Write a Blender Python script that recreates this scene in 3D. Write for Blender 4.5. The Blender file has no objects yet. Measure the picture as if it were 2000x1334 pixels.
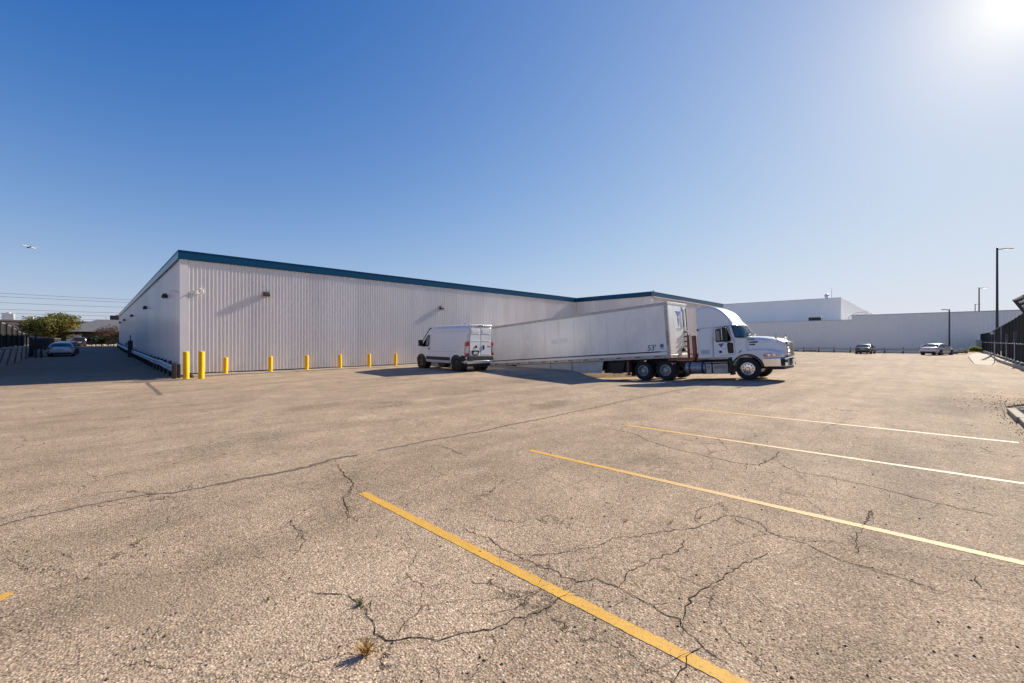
import bpy, bmesh, math, random
from mathutils import Vector, Matrix
R = math.radians
random.seed(7)
scene = bpy.context.scene
col = scene.collection

# ------------------------------------------------------------------ camera, sky, sun, exposure
cam_data = bpy.data.cameras.new('camera')
cam = bpy.data.objects.new('camera', cam_data)
col.objects.link(cam)
cam.location = (-2.84, -26.3, 1.9)
cam.rotation_euler = (R(90), 0, R(-45))
cam_data.sensor_width = 36.0
cam_data.lens = 36.0 * 802 / 2000
cam_data.shift_y = -3 / 2000
cam_data.clip_start = 0.05
cam_data.clip_end = 6000
scene.camera = cam

SUN_EL, SUN_AZ = 28.2, 96.7          # azimuth clockwise from +Y
world = bpy.data.worlds.new('World')
scene.world = world
world.use_nodes = True
wn, wl = world.node_tree.nodes, world.node_tree.links
bg = wn['Background']
sky = wn.new('ShaderNodeTexSky')
sky.sky_type = 'NISHITA'
sky.sun_disc = False
sky.sun_elevation = R(SUN_EL)
sky.sun_rotation = R(SUN_AZ)
sky.altitude = 200
sky.air_density = 1.0
sky.dust_density = 0.1
sky.ozone_density = 1.0
EXPO = 0.8
# the camera's soft shoulder: bright sky rolls off gently, channel by channel
sp = wn.new('ShaderNodeSeparateColor')
cb = wn.new('ShaderNodeCombineColor')
wl.new(sky.outputs[0], sp.inputs[0])
def wm(op, a, b=None):
    t = wn.new('ShaderNodeMath')
    t.operation = op
    for i, v in enumerate((a, b)):
        if v is None:
            continue
        if isinstance(v, (int, float)):
            t.inputs[i].default_value = v
        else:
            wl.new(v, t.inputs[i])
    return t.outputs[0]
tc = wn.new('ShaderNodeTexCoord')
dot = wn.new('ShaderNodeVectorMath')
dot.operation = 'DOT_PRODUCT'
wl.new(tc.outputs['Generated'], dot.inputs[0])
dot.inputs[1].default_value = (math.sin(R(SUN_AZ)) * math.cos(R(SUN_EL)), math.cos(R(SUN_AZ)) * math.cos(R(SUN_EL)), math.sin(R(SUN_EL)))
theta = wm('ARCCOSINE', wm('MINIMUM', dot.outputs['Value'], 0.999999))
aureole = wm('POWER', 2.718282, wm('MULTIPLY', theta, -1 / R(3.5)))
wide = wm('POWER', 2.718282, wm('MULTIPLY', theta, -1 / R(25)))
for ch, (A_, k_, c0, g_, w_) in enumerate(((0.670, 2.69, 0.0850, 0.72, 0.256), (0.720, 2.74, 0.0800, 0.60, 0.207), (0.842, 3.43, 0.0411, 0.32, 0.089))):
    x_ = wm('MULTIPLY', sp.outputs[ch], 0.1)
    lo_ = wm('MAXIMUM', wm('SUBTRACT', x_, c0), 0.0)
    e_ = wm('POWER', 2.718282, wm('MULTIPLY', lo_, -k_))
    base_ = wm('MULTIPLY', wm('SUBTRACT', 1.0, e_), A_)
    wl.new(wm('MULTIPLY', wm('ADD', base_, wm('ADD', wm('MULTIPLY', aureole, g_), wm('MULTIPLY', wide, w_))), 10.0 / 2 ** EXPO), cb.inputs[ch])
wl.new(cb.outputs[0], bg.inputs[0])
bg.inputs[1].default_value = 0.1

sun_data = bpy.data.lights.new('sun', 'SUN')
sun_data.energy = 4.8
sun_data.angle = R(0.5)
sun_data.color = (1.0, 0.91, 0.78)
sun = bpy.data.objects.new('sun', sun_data)
col.objects.link(sun)
sd = Vector((math.sin(R(SUN_AZ)) * math.cos(R(SUN_EL)), math.cos(R(SUN_AZ)) * math.cos(R(SUN_EL)), math.sin(R(SUN_EL))))
sun.rotation_euler = sd.to_track_quat('Z', 'Y').to_euler()
sun.location = (40, -20, 40)

vs = scene.view_settings
vs.view_transform = 'Standard'
vs.look = 'None'
vs.exposure = EXPO
vs.gamma = 1.0
vs.use_curve_mapping = False

# ------------------------------------------------------------------ materials
def mat(name, c, rough=0.6, metal=0.0, spec=0.5, var=0.0, vscale=2.0, bump=0.0, bscale=40.0, coat=0.0, dirt=None, dscale=1.0, damount=0.4, vstretch=(1, 1, 1)):
    m = bpy.data.materials.new(name)
    m.use_nodes = True
    n, l = m.node_tree.nodes, m.node_tree.links
    b = n['Principled BSDF']
    b.inputs['Base Color'].default_value = (*c, 1)
    b.inputs['Roughness'].default_value = rough
    b.inputs['Metallic'].default_value = metal
    b.inputs['Specular IOR Level'].default_value = spec
    b.inputs['Coat Weight'].default_value = coat
    b.inputs['Coat Roughness'].default_value = 0.08
    pos = None
    if var or dirt or bump:
        g = n.new('ShaderNodeNewGeometry')
        mp = n.new('ShaderNodeMapping')
        mp.inputs['Scale'].default_value = vstretch
        l.new(g.outputs['Position'], mp.inputs['Vector'])
        pos = mp.outputs[0]
    src = None
    if var:
        t = n.new('ShaderNodeTexNoise')
        t.inputs['Scale'].default_value = vscale
        t.inputs['Detail'].default_value = 6
        t.inputs['Roughness'].default_value = 0.65
        l.new(pos, t.inputs['Vector'])
        mr = n.new('ShaderNodeMapRange')
        mr.inputs[1].default_value = 0.25
        mr.inputs[2].default_value = 0.75
        mr.inputs[3].default_value = 1 - var
        mr.inputs[4].default_value = 1 + var
        l.new(t.outputs[0], mr.inputs[0])
        mx = n.new('ShaderNodeMix')
        mx.data_type = 'RGBA'
        mx.blend_type = 'MULTIPLY'
        mx.inputs['Factor'].default_value = 1
        mx.inputs['A'].default_value = (*c, 1)
        l.new(mr.outputs[0], mx.inputs['B'])
        src = mx.outputs['Result']
    if dirt:
        t = n.new('ShaderNodeTexNoise')
        t.inputs['Scale'].default_value = dscale
        t.inputs['Detail'].default_value = 8
        t.inputs['Roughness'].default_value = 0.7
        l.new(pos, t.inputs['Vector'])
        mr = n.new('ShaderNodeMapRange')
        mr.inputs[1].default_value = 0.48
        mr.inputs[2].default_value = 0.75
        mr.inputs[3].default_value = 0
        mr.inputs[4].default_value = damount
        l.new(t.outputs[0], mr.inputs[0])
        mx = n.new('ShaderNodeMix')
        mx.data_type = 'RGBA'
        l.new(mr.outputs[0], mx.inputs['Factor'])
        if src:
            l.new(src, mx.inputs['A'])
        else:
            mx.inputs['A'].default_value = (*c, 1)
        mx.inputs['B'].default_value = (*dirt, 1)
        src = mx.outputs['Result']
    if src:
        l.new(src, b.inputs['Base Color'])
    if bump:
        t = n.new('ShaderNodeTexNoise')
        t.inputs['Scale'].default_value = bscale
        t.inputs['Detail'].default_value = 4
        l.new(pos, t.inputs['Vector'])
        bp = n.new('ShaderNodeBump')
        bp.inputs['Strength'].default_value = bump
        bp.inputs['Distance'].default_value = 0.02
        l.new(t.outputs[0], bp.inputs['Height'])
        l.new(bp.outputs[0], b.inputs['Normal'])
    return m

M = {}
M['wall'] = mat('white_wall_metal', (0.77, 0.72, 0.68), 0.18, 0.0, 0.5, var=0.05, vscale=1.2, vstretch=(1, 1, 0.15), dirt=(0.45, 0.40, 0.36), dscale=0.5, damount=0.22)
def sheet_variation(m):
    # every sheet differs slightly; splash dirt and painted ground bounce brown its foot
    n, l = m.node_tree.nodes, m.node_tree.links
    b = n['Principled BSDF']
    src = b.inputs['Base Color'].links[0].from_socket
    oi = n.new('ShaderNodeObjectInfo')
    r1 = n.new('ShaderNodeMapRange')
    r1.inputs[3].default_value, r1.inputs[4].default_value = 0.93, 1.03
    l.new(oi.outputs['Random'], r1.inputs[0])
    m1 = n.new('ShaderNodeMix')
    m1.data_type, m1.blend_type = 'RGBA', 'MULTIPLY'
    m1.inputs['Factor'].default_value = 1
    l.new(src, m1.inputs['A'])
    l.new(r1.outputs[0], m1.inputs['B'])
    g = n.new('ShaderNodeNewGeometry')
    sx = n.new('ShaderNodeSeparateXYZ')
    l.new(g.outputs['Position'], sx.inputs[0])
    t = n.new('ShaderNodeTexNoise')
    t.inputs['Scale'].default_value = 1.3
    t.inputs['Detail'].default_value = 8
    t.inputs['Roughness'].default_value = 0.7
    l.new(g.outputs['Position'], t.inputs['Vector'])
    ad = n.new('ShaderNodeMath')
    ad.operation = 'MULTIPLY_ADD'
    ad.inputs[1].default_value = 2.2
    l.new(t.outputs[0], ad.inputs[0])
    sb = n.new('ShaderNodeMath')
    sb.operation = 'MULTIPLY'
    sb.inputs[1].default_value = -1.0
    l.new(sx.outputs[2], sb.inputs[0])
    l.new(sb.outputs[0], ad.inputs[2])
    r2 = n.new('ShaderNodeMapRange')
    r2.inputs[1].default_value, r2.inputs[2].default_value = 0.5, 1.2
    r2.inputs[3].default_value, r2.inputs[4].default_value = 0, 0.30
    l.new(ad.outputs[0], r2.inputs[0])
    m2 = n.new('ShaderNodeMix')
    m2.data_type = 'RGBA'
    l.new(r2.outputs[0], m2.inputs['Factor'])
    l.new(m1.outputs['Result'], m2.inputs['A'])
    m2.inputs['B'].default_value = (0.40, 0.31, 0.23, 1)
    l.new(m2.outputs['Result'], b.inputs['Base Color'])
sheet_variation(M['wall'])
M['wall_far'] = mat('far_wall_metal', (0.84, 0.81, 0.76), 0.42, 0.5, 0.5, var=0.03, vscale=0.3)
M['trim'] = mat('white_trim', (0.70, 0.67, 0.65), 0.4, var=0.05, vscale=3)
M['blue'] = mat('blue_fascia_metal', (0.0, 0.055, 0.13), 0.26, 0.0, 0.22, var=0.08, vscale=0.8)
M['roof'] = mat('roof_membrane', (0.5, 0.5, 0.5), 0.8, var=0.1)
M['found'] = mat('foundation_concrete', (0.16, 0.13, 0.10), 0.9, var=0.25, vscale=1.5, bump=0.3)
M['conc'] = mat('old_concrete', (0.40, 0.34, 0.265), 0.9, var=0.12, vscale=2.5, bump=0.25, bscale=60, dirt=(0.2, 0.16, 0.12), dscale=1.7, damount=0.5)
M['concpad'] = mat('pale_concrete', (0.36, 0.295, 0.215), 0.9, var=0.12, vscale=1.5, bump=0.2, bscale=80, dirt=(0.25, 0.2, 0.15), dscale=2.2, damount=0.4)
M['yellow'] = mat('yellow_bollard_plastic', (0.88, 0.47, 0.0), 0.6, 0.0, 0.25, var=0.05, vscale=4, dirt=(0.42, 0.22, 0.02), dscale=7, damount=0.35)
M['galv'] = mat('galvanised_steel', (0.52, 0.52, 0.52), 0.45, 0.4, var=0.15, vscale=3, dirt=(0.2, 0.13, 0.08), dscale=4, damount=0.4)
M['wood'] = mat('dark_timber', (0.038, 0.026, 0.019), 0.9, var=0.3, vscale=6, bump=0.4)
M['black'] = mat('black_plastic', (0.018, 0.018, 0.02), 0.55, var=0.2, vscale=5)
M['blackgloss'] = mat('black_gloss', (0.012, 0.012, 0.014), 0.2)
M['darkmetal'] = mat('dark_metal', (0.035, 0.035, 0.038), 0.5, 0.5, var=0.2, vscale=4)
M['bronze'] = mat('bronze_housing', (0.05, 0.04, 0.03), 0.5, 0.3, var=0.2)
M['lens'] = mat('lamp_lens', (0.6, 0.6, 0.55), 0.2)
M['white'] = mat('white_vehicle_paint', (0.84, 0.81, 0.77), 0.3, 0.0, 0.5, var=0.03, vscale=2, coat=0.6, dirt=(0.5, 0.46, 0.42), dscale=1.6, damount=0.15)
M['trailer'] = mat('trailer_sheet', (0.84, 0.81, 0.76), 0.42, 0.3, 0.5, var=0.05, vscale=1.6, dirt=(0.42, 0.40, 0.36), dscale=0.9, damount=0.4, vstretch=(1, 0.6, 0.3))
M['dirtywhite'] = mat('dirty_white_sheet', (0.58, 0.55, 0.50), 0.5, var=0.1, vscale=2, dirt=(0.3, 0.25, 0.2), dscale=1.2, damount=0.5)
M['alu'] = mat('dull_aluminium', (0.46, 0.43, 0.40), 0.45, 0.6, var=0.15, vscale=3, dirt=(0.22, 0.17, 0.12), dscale=2, damount=0.5)
M['chrome'] = mat('chrome', (0.78, 0.77, 0.75), 0.12, 1.0, var=0.04, vscale=6)
M['tank'] = mat('tank_metal', (0.33, 0.33, 0.335), 0.42, 0.45, var=0.08, vscale=3)
M['tyre'] = mat('tyre_rubber', (0.022, 0.022, 0.023), 0.85, var=0.3, vscale=8, bump=0.3)
M['maroon'] = mat('maroon_paint', (0.30, 0.085, 0.06), 0.28, var=0.3, vscale=3, dirt=(0.05, 0.03, 0.02), dscale=5, damount=0.6)
M['red'] = mat('red_reflector', (0.35, 0.02, 0.02), 0.35)
M['redlamp'] = mat('red_lamp', (0.5, 0.012, 0.012), 0.18, coat=0.5)
M['clearlamp'] = mat('clear_lamp', (0.55, 0.55, 0.55), 0.15, 0.3, coat=0.5)
M['amber'] = mat('amber_lens', (0.7, 0.18, 0.02), 0.3)
M['orange'] = mat('orange_plastic', (0.6, 0.16, 0.02), 0.5)
M['logoblue'] = mat('blue_print', (0.09, 0.13, 0.42), 0.5)
M['textblue'] = mat('teal_blue_print', (0.02, 0.09, 0.2), 0.5)
M['textdark'] = mat('dark_print', (0.05, 0.05, 0.06), 0.6)
M['textgrey'] = mat('grey_print', (0.35, 0.36, 0.38), 0.6)
M['ghost'] = mat('ghost_lettering', (0.90, 0.89, 0.87), 0.45)
M['tape'] = mat('white_reflector', (0.62, 0.58, 0.52), 0.4)
M['plate'] = mat('number_plate', (0.55, 0.55, 0.48), 0.5, var=0.2, vscale=30)
M['silver'] = mat('silver_paint', (0.60, 0.58, 0.55), 0.3, 0.15, coat=0.4)
M['darkcar'] = mat('charcoal_paint', (0.06, 0.065, 0.075), 0.28, 0.4, coat=0.5)
M['navy'] = mat('navy_paint', (0.03, 0.045, 0.075), 0.25, 0.3, coat=0.6)
M['bluecar'] = mat('blue_paint', (0.03, 0.12, 0.3), 0.3, 0.2, coat=0.5)
M['pole'] = mat('dark_bronze_pole', (0.05, 0.05, 0.055), 0.45, 0.4)
M['screen'] = mat('black_screen_mesh', (0.028, 0.026, 0.023), 0.9, 0.0, 0.08, var=0.3, vscale=1.5)
M['bark'] = mat('tree_bark', (0.06, 0.045, 0.035), 0.95, var=0.3, vscale=8, bump=0.6)
M['leaf'] = mat('green_leaf', (0.115, 0.13, 0.028), 0.6, var=0.35, vscale=0.9)
M['leaf2'] = mat('yellow_green_leaf', (0.24, 0.20, 0.035), 0.6, var=0.3, vscale=0.9)
M['leaf3'] = mat('orange_leaf', (0.30, 0.15, 0.02), 0.6, var=0.3, vscale=0.9)
M['leafred'] = mat('russet_leaf', (0.10, 0.055, 0.04), 0.7, var=0.3, vscale=0.9)
M['leafdark'] = mat('dark_leaf', (0.02, 0.04, 0.016), 0.7, var=0.3, vscale=0.9)
M['bushyellow'] = mat('lime_leaf', (0.32, 0.33, 0.05), 0.6, var=0.3, vscale=3)
M['grass'] = mat('grass_blade', (0.12, 0.14, 0.03), 0.7, var=0.3)
M['dry'] = mat('dry_weed', (0.42, 0.27, 0.1), 0.8, var=0.2)
M['block'] = mat('retaining_block', (0.42, 0.36, 0.30), 0.9, var=0.25, vscale=3, bump=0.6, bscale=20, dirt=(0.1, 0.09, 0.08), dscale=2, damount=0.5)
M['brown'] = mat('brown_wall', (0.07, 0.045, 0.03), 0.85, var=0.2)
M['greyroof'] = mat('grey_shingle', (0.12, 0.12, 0.13), 0.85, var=0.15)
M['farwall'] = mat('far_tan_wall', (0.19, 0.165, 0.14), 0.9, var=0.15, vscale=0.5)
M['tar'] = mat('crack_filler', (0.035, 0.026, 0.018), 0.95, 0.0, 0.05, var=0.4, vscale=30)
M['seal'] = mat('joint_sealant', (0.16, 0.125, 0.095), 0.9, 0.0, 0.08, var=0.55, vscale=14)
M['barrel'] = mat('barrel_plastic', (0.35, 0.2, 0.05), 0.6)
M['stone'] = mat('pale_boulder', (0.45, 0.38, 0.28), 0.9, var=0.2, bump=0.5, bscale=5)
M['wire'] = mat('cable', (0.03, 0.03, 0.03), 0.6)
M['interior'] = mat('cab_interior', (0.05, 0.05, 0.05), 0.8)
M['seat'] = mat('seat_fabric', (0.3, 0.32, 0.28), 0.8)
M['pebble'] = mat('loose_stone', (0.055, 0.043, 0.033), 0.9, var=0.6, vscale=20)

def glassmat(name, tint, alpha):
    m = bpy.data.materials.new(name)
    m.use_nodes = True
    n, l = m.node_tree.nodes, m.node_tree.links
    n.remove(n['Principled BSDF'])
    gl = n.new('ShaderNodeBsdfGlossy')
    gl.inputs['Roughness'].default_value = 0.03
    tr = n.new('ShaderNodeBsdfTransparent')
    tr.inputs['Color'].default_value = (*tint, 1)
    fr = n.new('ShaderNodeFresnel')
    fr.inputs['IOR'].default_value = 1.5
    ad = n.new('ShaderNodeMath')
    ad.operation = 'ADD'
    ad.inputs[1].default_value = alpha
    ms = n.new('ShaderNodeMixShader')
    l.new(fr.outputs[0], ad.inputs[0])
    l.new(ad.outputs[0], ms.inputs[0])
    l.new(tr.outputs[0], ms.inputs[1])
    l.new(gl.outputs[0], ms.inputs[2])
    l.new(ms.outputs[0], n['Material Output'].inputs[0])
    return m
M['glass'] = glassmat('tinted_glass', (0.45, 0.62, 0.6), 0.12)
M['darkglass'] = mat('dark_car_glass', (0.012, 0.018, 0.02), 0.06, 0, 0.4)

def translucent(m, k=0.45):
    n, l = m.node_tree.nodes, m.node_tree.links
    b = n['Principled BSDF']
    t = n.new('ShaderNodeBsdfTranslucent')
    s_ = b.inputs['Base Color']
    if s_.links:
        l.new(s_.links[0].from_socket, t.inputs[0])
    else:
        t.inputs[0].default_value = s_.default_value
    x = n.new('ShaderNodeMixShader')
    x.inputs[0].default_value = k
    l.new(b.outputs[0], x.inputs[1])
    l.new(t.outputs[0], x.inputs[2])
    l.new(x.outputs[0], n['Material Output'].inputs[0])
for k_ in ('leaf', 'leaf2', 'leaf3', 'leafred', 'leafdark', 'bushyellow', 'grass', 'dry'):
    translucent(M[k_])

# asphalt
def asphalt_mat():
    m = bpy.data.materials.new('worn_asphalt')
    m.use_nodes = True
    n, l = m.node_tree.nodes, m.node_tree.links
    b = n['Principled BSDF']
    b.inputs['Roughness'].default_value = 0.88
    b.inputs['Specular IOR Level'].default_value = 0.08
    g = n.new('ShaderNodeNewGeometry')
    P = g.outputs['Position']
    def noise(s, d=5, r=0.6, vec=P, dist=0.0):
        t = n.new('ShaderNodeTexNoise')
        t.inputs['Scale'].default_value = s
        t.inputs['Detail'].default_value = d
        t.inputs['Roughness'].default_value = r
        t.inputs['Distortion'].default_value = dist
        l.new(vec, t.inputs['Vector'])
        return t
    def rng(v, a, b_, c, d):
        t = n.new('ShaderNodeMapRange')
        t.inputs[1].default_value, t.inputs[2].default_value = a, b_
        t.inputs[3].default_value, t.inputs[4].default_value = c, d
        l.new(v, t.inputs[0])
        return t.outputs[0]
    def mix(f, a, b_, mode='MIX'):
        t = n.new('ShaderNodeMix')
        t.data_type = 'RGBA'
        t.blend_type = mode
        for k, v in (('Factor', f), ('A', a), ('B', b_)):
            if isinstance(v, (int, float)):
                t.inputs[k].default_value = v
            elif isinstance(v, tuple):
                t.inputs[k].default_value = (*v, 1)
            else:
                l.new(v, t.inputs[k])
        return t.outputs['Result']
    def mth(op, a, b_=None):
        t = n.new('ShaderNodeMath')
        t.operation = op
        for i, v in enumerate((a, b_)):
            if v is None:
                continue
            if isinstance(v, (int, float)):
                t.inputs[i].default_value = v
            else:
                l.new(v, t.inputs[i])
        return t.outputs[0]
    # stones showing at the worn surface
    v1 = n.new('ShaderNodeTexVoronoi')
    v1.inputs['Scale'].default_value = 62
    l.new(P, v1.inputs['Vector'])
    v2 = n.new('ShaderNodeTexVoronoi')
    v2.inputs['Scale'].default_value = 130
    l.new(P, v2.inputs['Vector'])
    sep1 = n.new('ShaderNodeSeparateColor')
    l.new(v1.outputs['Color'], sep1.inputs[0])
    sep2 = n.new('ShaderNodeSeparateColor')
    l.new(v2.outputs['Color'], sep2.inputs[0])
    base = mix(rng(noise(0.35, 6, 0.6).outputs[0], 0.35, 0.7, 0, 1), ASPH_A, ASPH_B)
    # stone colour
    st = mix(sep1.outputs[1], (0.43, 0.315, 0.208), (0.83, 0.655, 0.465))
    isst = mth('MULTIPLY', rng(sep1.outputs[0], 0.50, 0.62, 0, 1), rng(v1.outputs['Distance'], 0.40, 0.55, 1, 0))
    c = mix(mth('MULTIPLY', isst, 0.75), base, st)
    fine = rng(sep2.outputs[0], 0, 1, 0.48, 1.42)
    c = mix(1.0, c, fine, 'MULTIPLY')
    c = mix(1.0, c, rng(noise(22, 4, 0.8).outputs[0], 0.35, 0.65, 0.80, 1.16), 'MULTIPLY')
    pit = mth('MULTIPLY', rng(sep1.outputs[0], 0.20, 0.32, 1, 0), rng(v1.outputs['Distance'], 0.2, 0.55, 1, 0))
    c = mix(mth('MULTIPLY', pit, 0.85), c, (0.05, 0.038, 0.028))
    # broad wear
    wear = rng(noise(1.1, 8, 0.72).outputs[0], 0.3, 0.7, 0.74, 1.13)
    c = mix(1.0, c, wear, 'MULTIPLY')
    big = rng(noise(0.12, 4, 0.5).outputs[0], 0.3, 0.7, 0.90, 1.08)
    c = mix(1.0, c, big, 'MULTIPLY')
    # dark raveled speckles in patches
    patch = rng(noise(0.33, 5, 0.6, dist=0.4).outputs[0], 0.50, 0.66, 0, 1)
    spk = rng(noise(9, 6, 0.8).outputs[0], 0.52, 0.64, 0, 1)
    c = mix(mth('MULTIPLY', mth('MULTIPLY', patch, spk), 0.75), c, (0.085, 0.065, 0.05))
    # tyre polish and drag marks in long faint streaks
    for (sx_, sy_, ang_, lo__, hi__) in ((0.10, 1.5, 0.15, 0.88, 1.08), (0.12, 1.1, -0.75, 0.90, 1.06)):
        mpp = n.new('ShaderNodeMapping')
        mpp.inputs['Rotation'].default_value = (0, 0, ang_)
        mpp.inputs['Scale'].default_value = (sx_, sy_, 1)
        l.new(P, mpp.inputs['Vector'])
        c = mix(1.0, c, rng(noise(1.0, 5, 0.6, vec=mpp.outputs[0]).outputs[0], 0.32, 0.68, lo__, hi__), 'MULTIPLY')
    # named spots: ravelled dark patches and one sand patch (world x, y, radius)
    def spot(x, y, rx, ry, ang=0.0):
        mp = n.new('ShaderNodeMapping')
        mp.vector_type = 'TEXTURE'
        mp.inputs['Location'].default_value = (x, y, 0)
        mp.inputs['Rotation'].default_value = (0, 0, ang)
        mp.inputs['Scale'].default_value = (rx, ry, 1)
        wob = n.new('ShaderNodeVectorMath')
        wob.operation = 'ADD'
        nz = noise(1.6, 5, 0.7)
        sc = n.new('ShaderNodeVectorMath')
        sc.operation = 'MULTIPLY_ADD'
        sc.inputs[1].default_value = (1.2, 1.2, 0)
        sc.inputs[2].default_value = (-0.6, -0.6, 0)
        l.new(nz.outputs['Color'], sc.inputs[0])
        l.new(P, wob.inputs[0])
        l.new(sc.outputs[0], wob.inputs[1])
        l.new(wob.outputs[0], mp.inputs['Vector'])
        ln = n.new('ShaderNodeVectorMath')
        ln.operation = 'LENGTH'
        fl = n.new('ShaderNodeVectorMath')
        fl.operation = 'MULTIPLY'
        fl.inputs[1].default_value = (1, 1, 0)
        l.new(mp.outputs[0], fl.inputs[0])
        l.new(fl.outputs[0], ln.inputs[0])
        return rng(ln.outputs['Value'], 0.45, 1.0, 1, 0)
    for (x, y, rx, ry, a, k) in ((3.15, -15.2, 1.3, 0.8, 0.3, 0.7), (6.6, -18.6, 1.3, 0.6, 0.2, 0.8), (1.5, -14.2, 1.2, 0.6, 0, 0.5), (6.5, -14.5, 1.4, 0.7, 0, 0.55), (15.5, -27.4, 2.6, 1.6, 0, 0.9), (13.2, -26.6, 1.6, .9, 0, 0.6), (0.4, -19.2, .9, .5, .6, .35), (3.2, -23.2, .8, .35, -.5, .4), (-1.0, -17.5, 1.6, .8, .2, .35), (5.0, -24.4, .7, .4, 0, .4), (-2.2, -20.2, .5, .3, .3, .4), (11, -13, 2.5, 1.0, 0, .45), (8.9, -16.2, 1.5, 0.5, 0, 0.4)):
        c = mix(mth('MULTIPLY', mth('MULTIPLY', spot(x, y, rx, ry, a), rng(noise(14, 6, 0.8).outputs[0], 0.42, 0.6, 0, 1)), k), c, (0.07, 0.055, 0.042))
    sand = spot(-2.62, -22.15, 0.45, 0.75, 0.5)
    c = mix(mth('MULTIPLY', mth('MULTIPLY', sand, rng(noise(3.5, 6, 0.75).outputs[0], 0.36, 0.56, 0, 1)), 0.6), c, (0.30, 0.225, 0.15))
    # the alley's pavement, its shade painted in as a darker, warmer tone
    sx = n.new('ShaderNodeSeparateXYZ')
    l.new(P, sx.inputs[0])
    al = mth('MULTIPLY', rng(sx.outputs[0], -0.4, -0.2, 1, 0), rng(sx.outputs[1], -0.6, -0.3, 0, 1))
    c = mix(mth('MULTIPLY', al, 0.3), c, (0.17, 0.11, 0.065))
    # hairline crazing where the noise allows it
    wv = n.new('ShaderNodeVectorMath')
    wv.operation = 'ADD'
    nz = noise(1.4, 3, 0.6)
    sc = n.new('ShaderNodeVectorMath')
    sc.operation = 'SCALE'
    sc.inputs['Scale'].default_value = 0.55
    l.new(nz.outputs['Color'], sc.inputs[0])
    l.new(P, wv.inputs[0])
    l.new(sc.outputs[0], wv.inputs[1])
    jz = noise(9, 4, 0.7)
    js = n.new('ShaderNodeVectorMath')
    js.operation = 'SCALE'
    js.inputs['Scale'].default_value = 0.16
    l.new(jz.outputs['Color'], js.inputs[0])
    jv = n.new('ShaderNodeVectorMath')
    jv.operation = 'ADD'
    l.new(wv.outputs[0], jv.inputs[0])
    l.new(js.outputs[0], jv.inputs[1])
    wv = jv
    vc = n.new('ShaderNodeTexVoronoi')
    vc.feature = 'DISTANCE_TO_EDGE'
    vc.inputs['Scale'].default_value = 0.62
    l.new(wv.outputs[0], vc.inputs['Vector'])
    line = mth('MULTIPLY', rng(vc.outputs['Distance'], 0.001, 0.006, 1, 0), rng(noise(5, 4, 0.7).outputs[0], 0.40, 0.58, 0.25, 1))
    gate = rng(noise(0.45, 3, 0.5).outputs[0], 0.43, 0.56, 0, 1)
    hair = mth('MULTIPLY', mth('MULTIPLY', line, gate), 0.85)
    c = mix(hair, c, (0.05, 0.038, 0.028))
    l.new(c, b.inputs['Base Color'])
    # relief
    h = mth('ADD', mth('MULTIPLY', v1.outputs['Distance'], -0.6), mth('MULTIPLY', noise(70, 5, 0.7).outputs[0], 0.5))
    h = mth('SUBTRACT', h, mth('MULTIPLY', hair, 1.2))
    bp = n.new('ShaderNodeBump')
    bp.inputs['Strength'].default_value = 0.9
    bp.inputs['Distance'].default_value = 0.008
    l.new(h, bp.inputs['Height'])
    l.new(bp.outputs[0], b.inputs['Normal'])
    return m
ASPH_A, ASPH_B = (0.402, 0.293, 0.193), (0.507, 0.379, 0.258)
M['asphalt'] = asphalt_mat()

def line_mat():
    m = mat('yellow_road_paint', (0.66, 0.36, 0.045), 0.7, var=0.12, vscale=6)
    n, l = m.node_tree.nodes, m.node_tree.links
    b = n['Principled BSDF']
    g = n.new('ShaderNodeNewGeometry')
    sx = n.new('ShaderNodeSeparateXYZ')
    l.new(g.outputs['Position'], sx.inputs[0])
    def rng(v, a, b_, c, d):
        t = n.new('ShaderNodeMapRange')
        t.inputs[1].default_value, t.inputs[2].default_value = a, b_
        t.inputs[3].default_value, t.inputs[4].default_value = c, d
        l.new(v, t.inputs[0])
        return t.outputs[0]
    fade = rng(sx.outputs[1], -22.6, -24.2, 0, 0.8)       # worn pale towards the kerb end
    fx = rng(sx.outputs[0], 0.6, 4.0, 0, 1)
    f2 = n.new('ShaderNodeMath')
    f2.operation = 'MULTIPLY'
    l.new(fade, f2.inputs[0])
    l.new(fx, f2.inputs[1])
    old = b.inputs['Base Color'].links[0].from_socket
    mx = n.new('ShaderNodeMix')
    mx.data_type = 'RGBA'
    l.new(f2.outputs[0], mx.inputs['Factor'])
    l.new(old, mx.inputs['A'])
    mx.inputs['B'].default_value = (0.60, 0.46, 0.27, 1)
    # chipped through to the asphalt
    t = n.new('ShaderNodeTexNoise')
    t.inputs['Scale'].default_value = 55
    t.inputs['Detail'].default_value = 8
    t.inputs['Roughness'].default_value = 0.8
    l.new(g.outputs['Position'], t.inputs['Vector'])
    chip = rng(t.outputs[0], 0.545, 0.64, 0, 0.85)
    m2 = n.new('ShaderNodeMix')
    m2.data_type = 'RGBA'
    l.new(chip, m2.inputs['Factor'])
    l.new(mx.outputs['Result'], m2.inputs['A'])
    m2.inputs['B'].default_value = (0.14, 0.105, 0.07, 1)
    l.new(m2.outputs['Result'], b.inputs['Base Color'])
    bp = n.new('ShaderNodeBump')
    bp.inputs['Strength'].default_value = 0.6
    bp.inputs['Distance'].default_value = 0.006
    l.new(t.outputs[0], bp.inputs['Height'])
    l.new(bp.outputs[0], b.inputs['Normal'])
    return m
M['line'] = line_mat()

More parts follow.
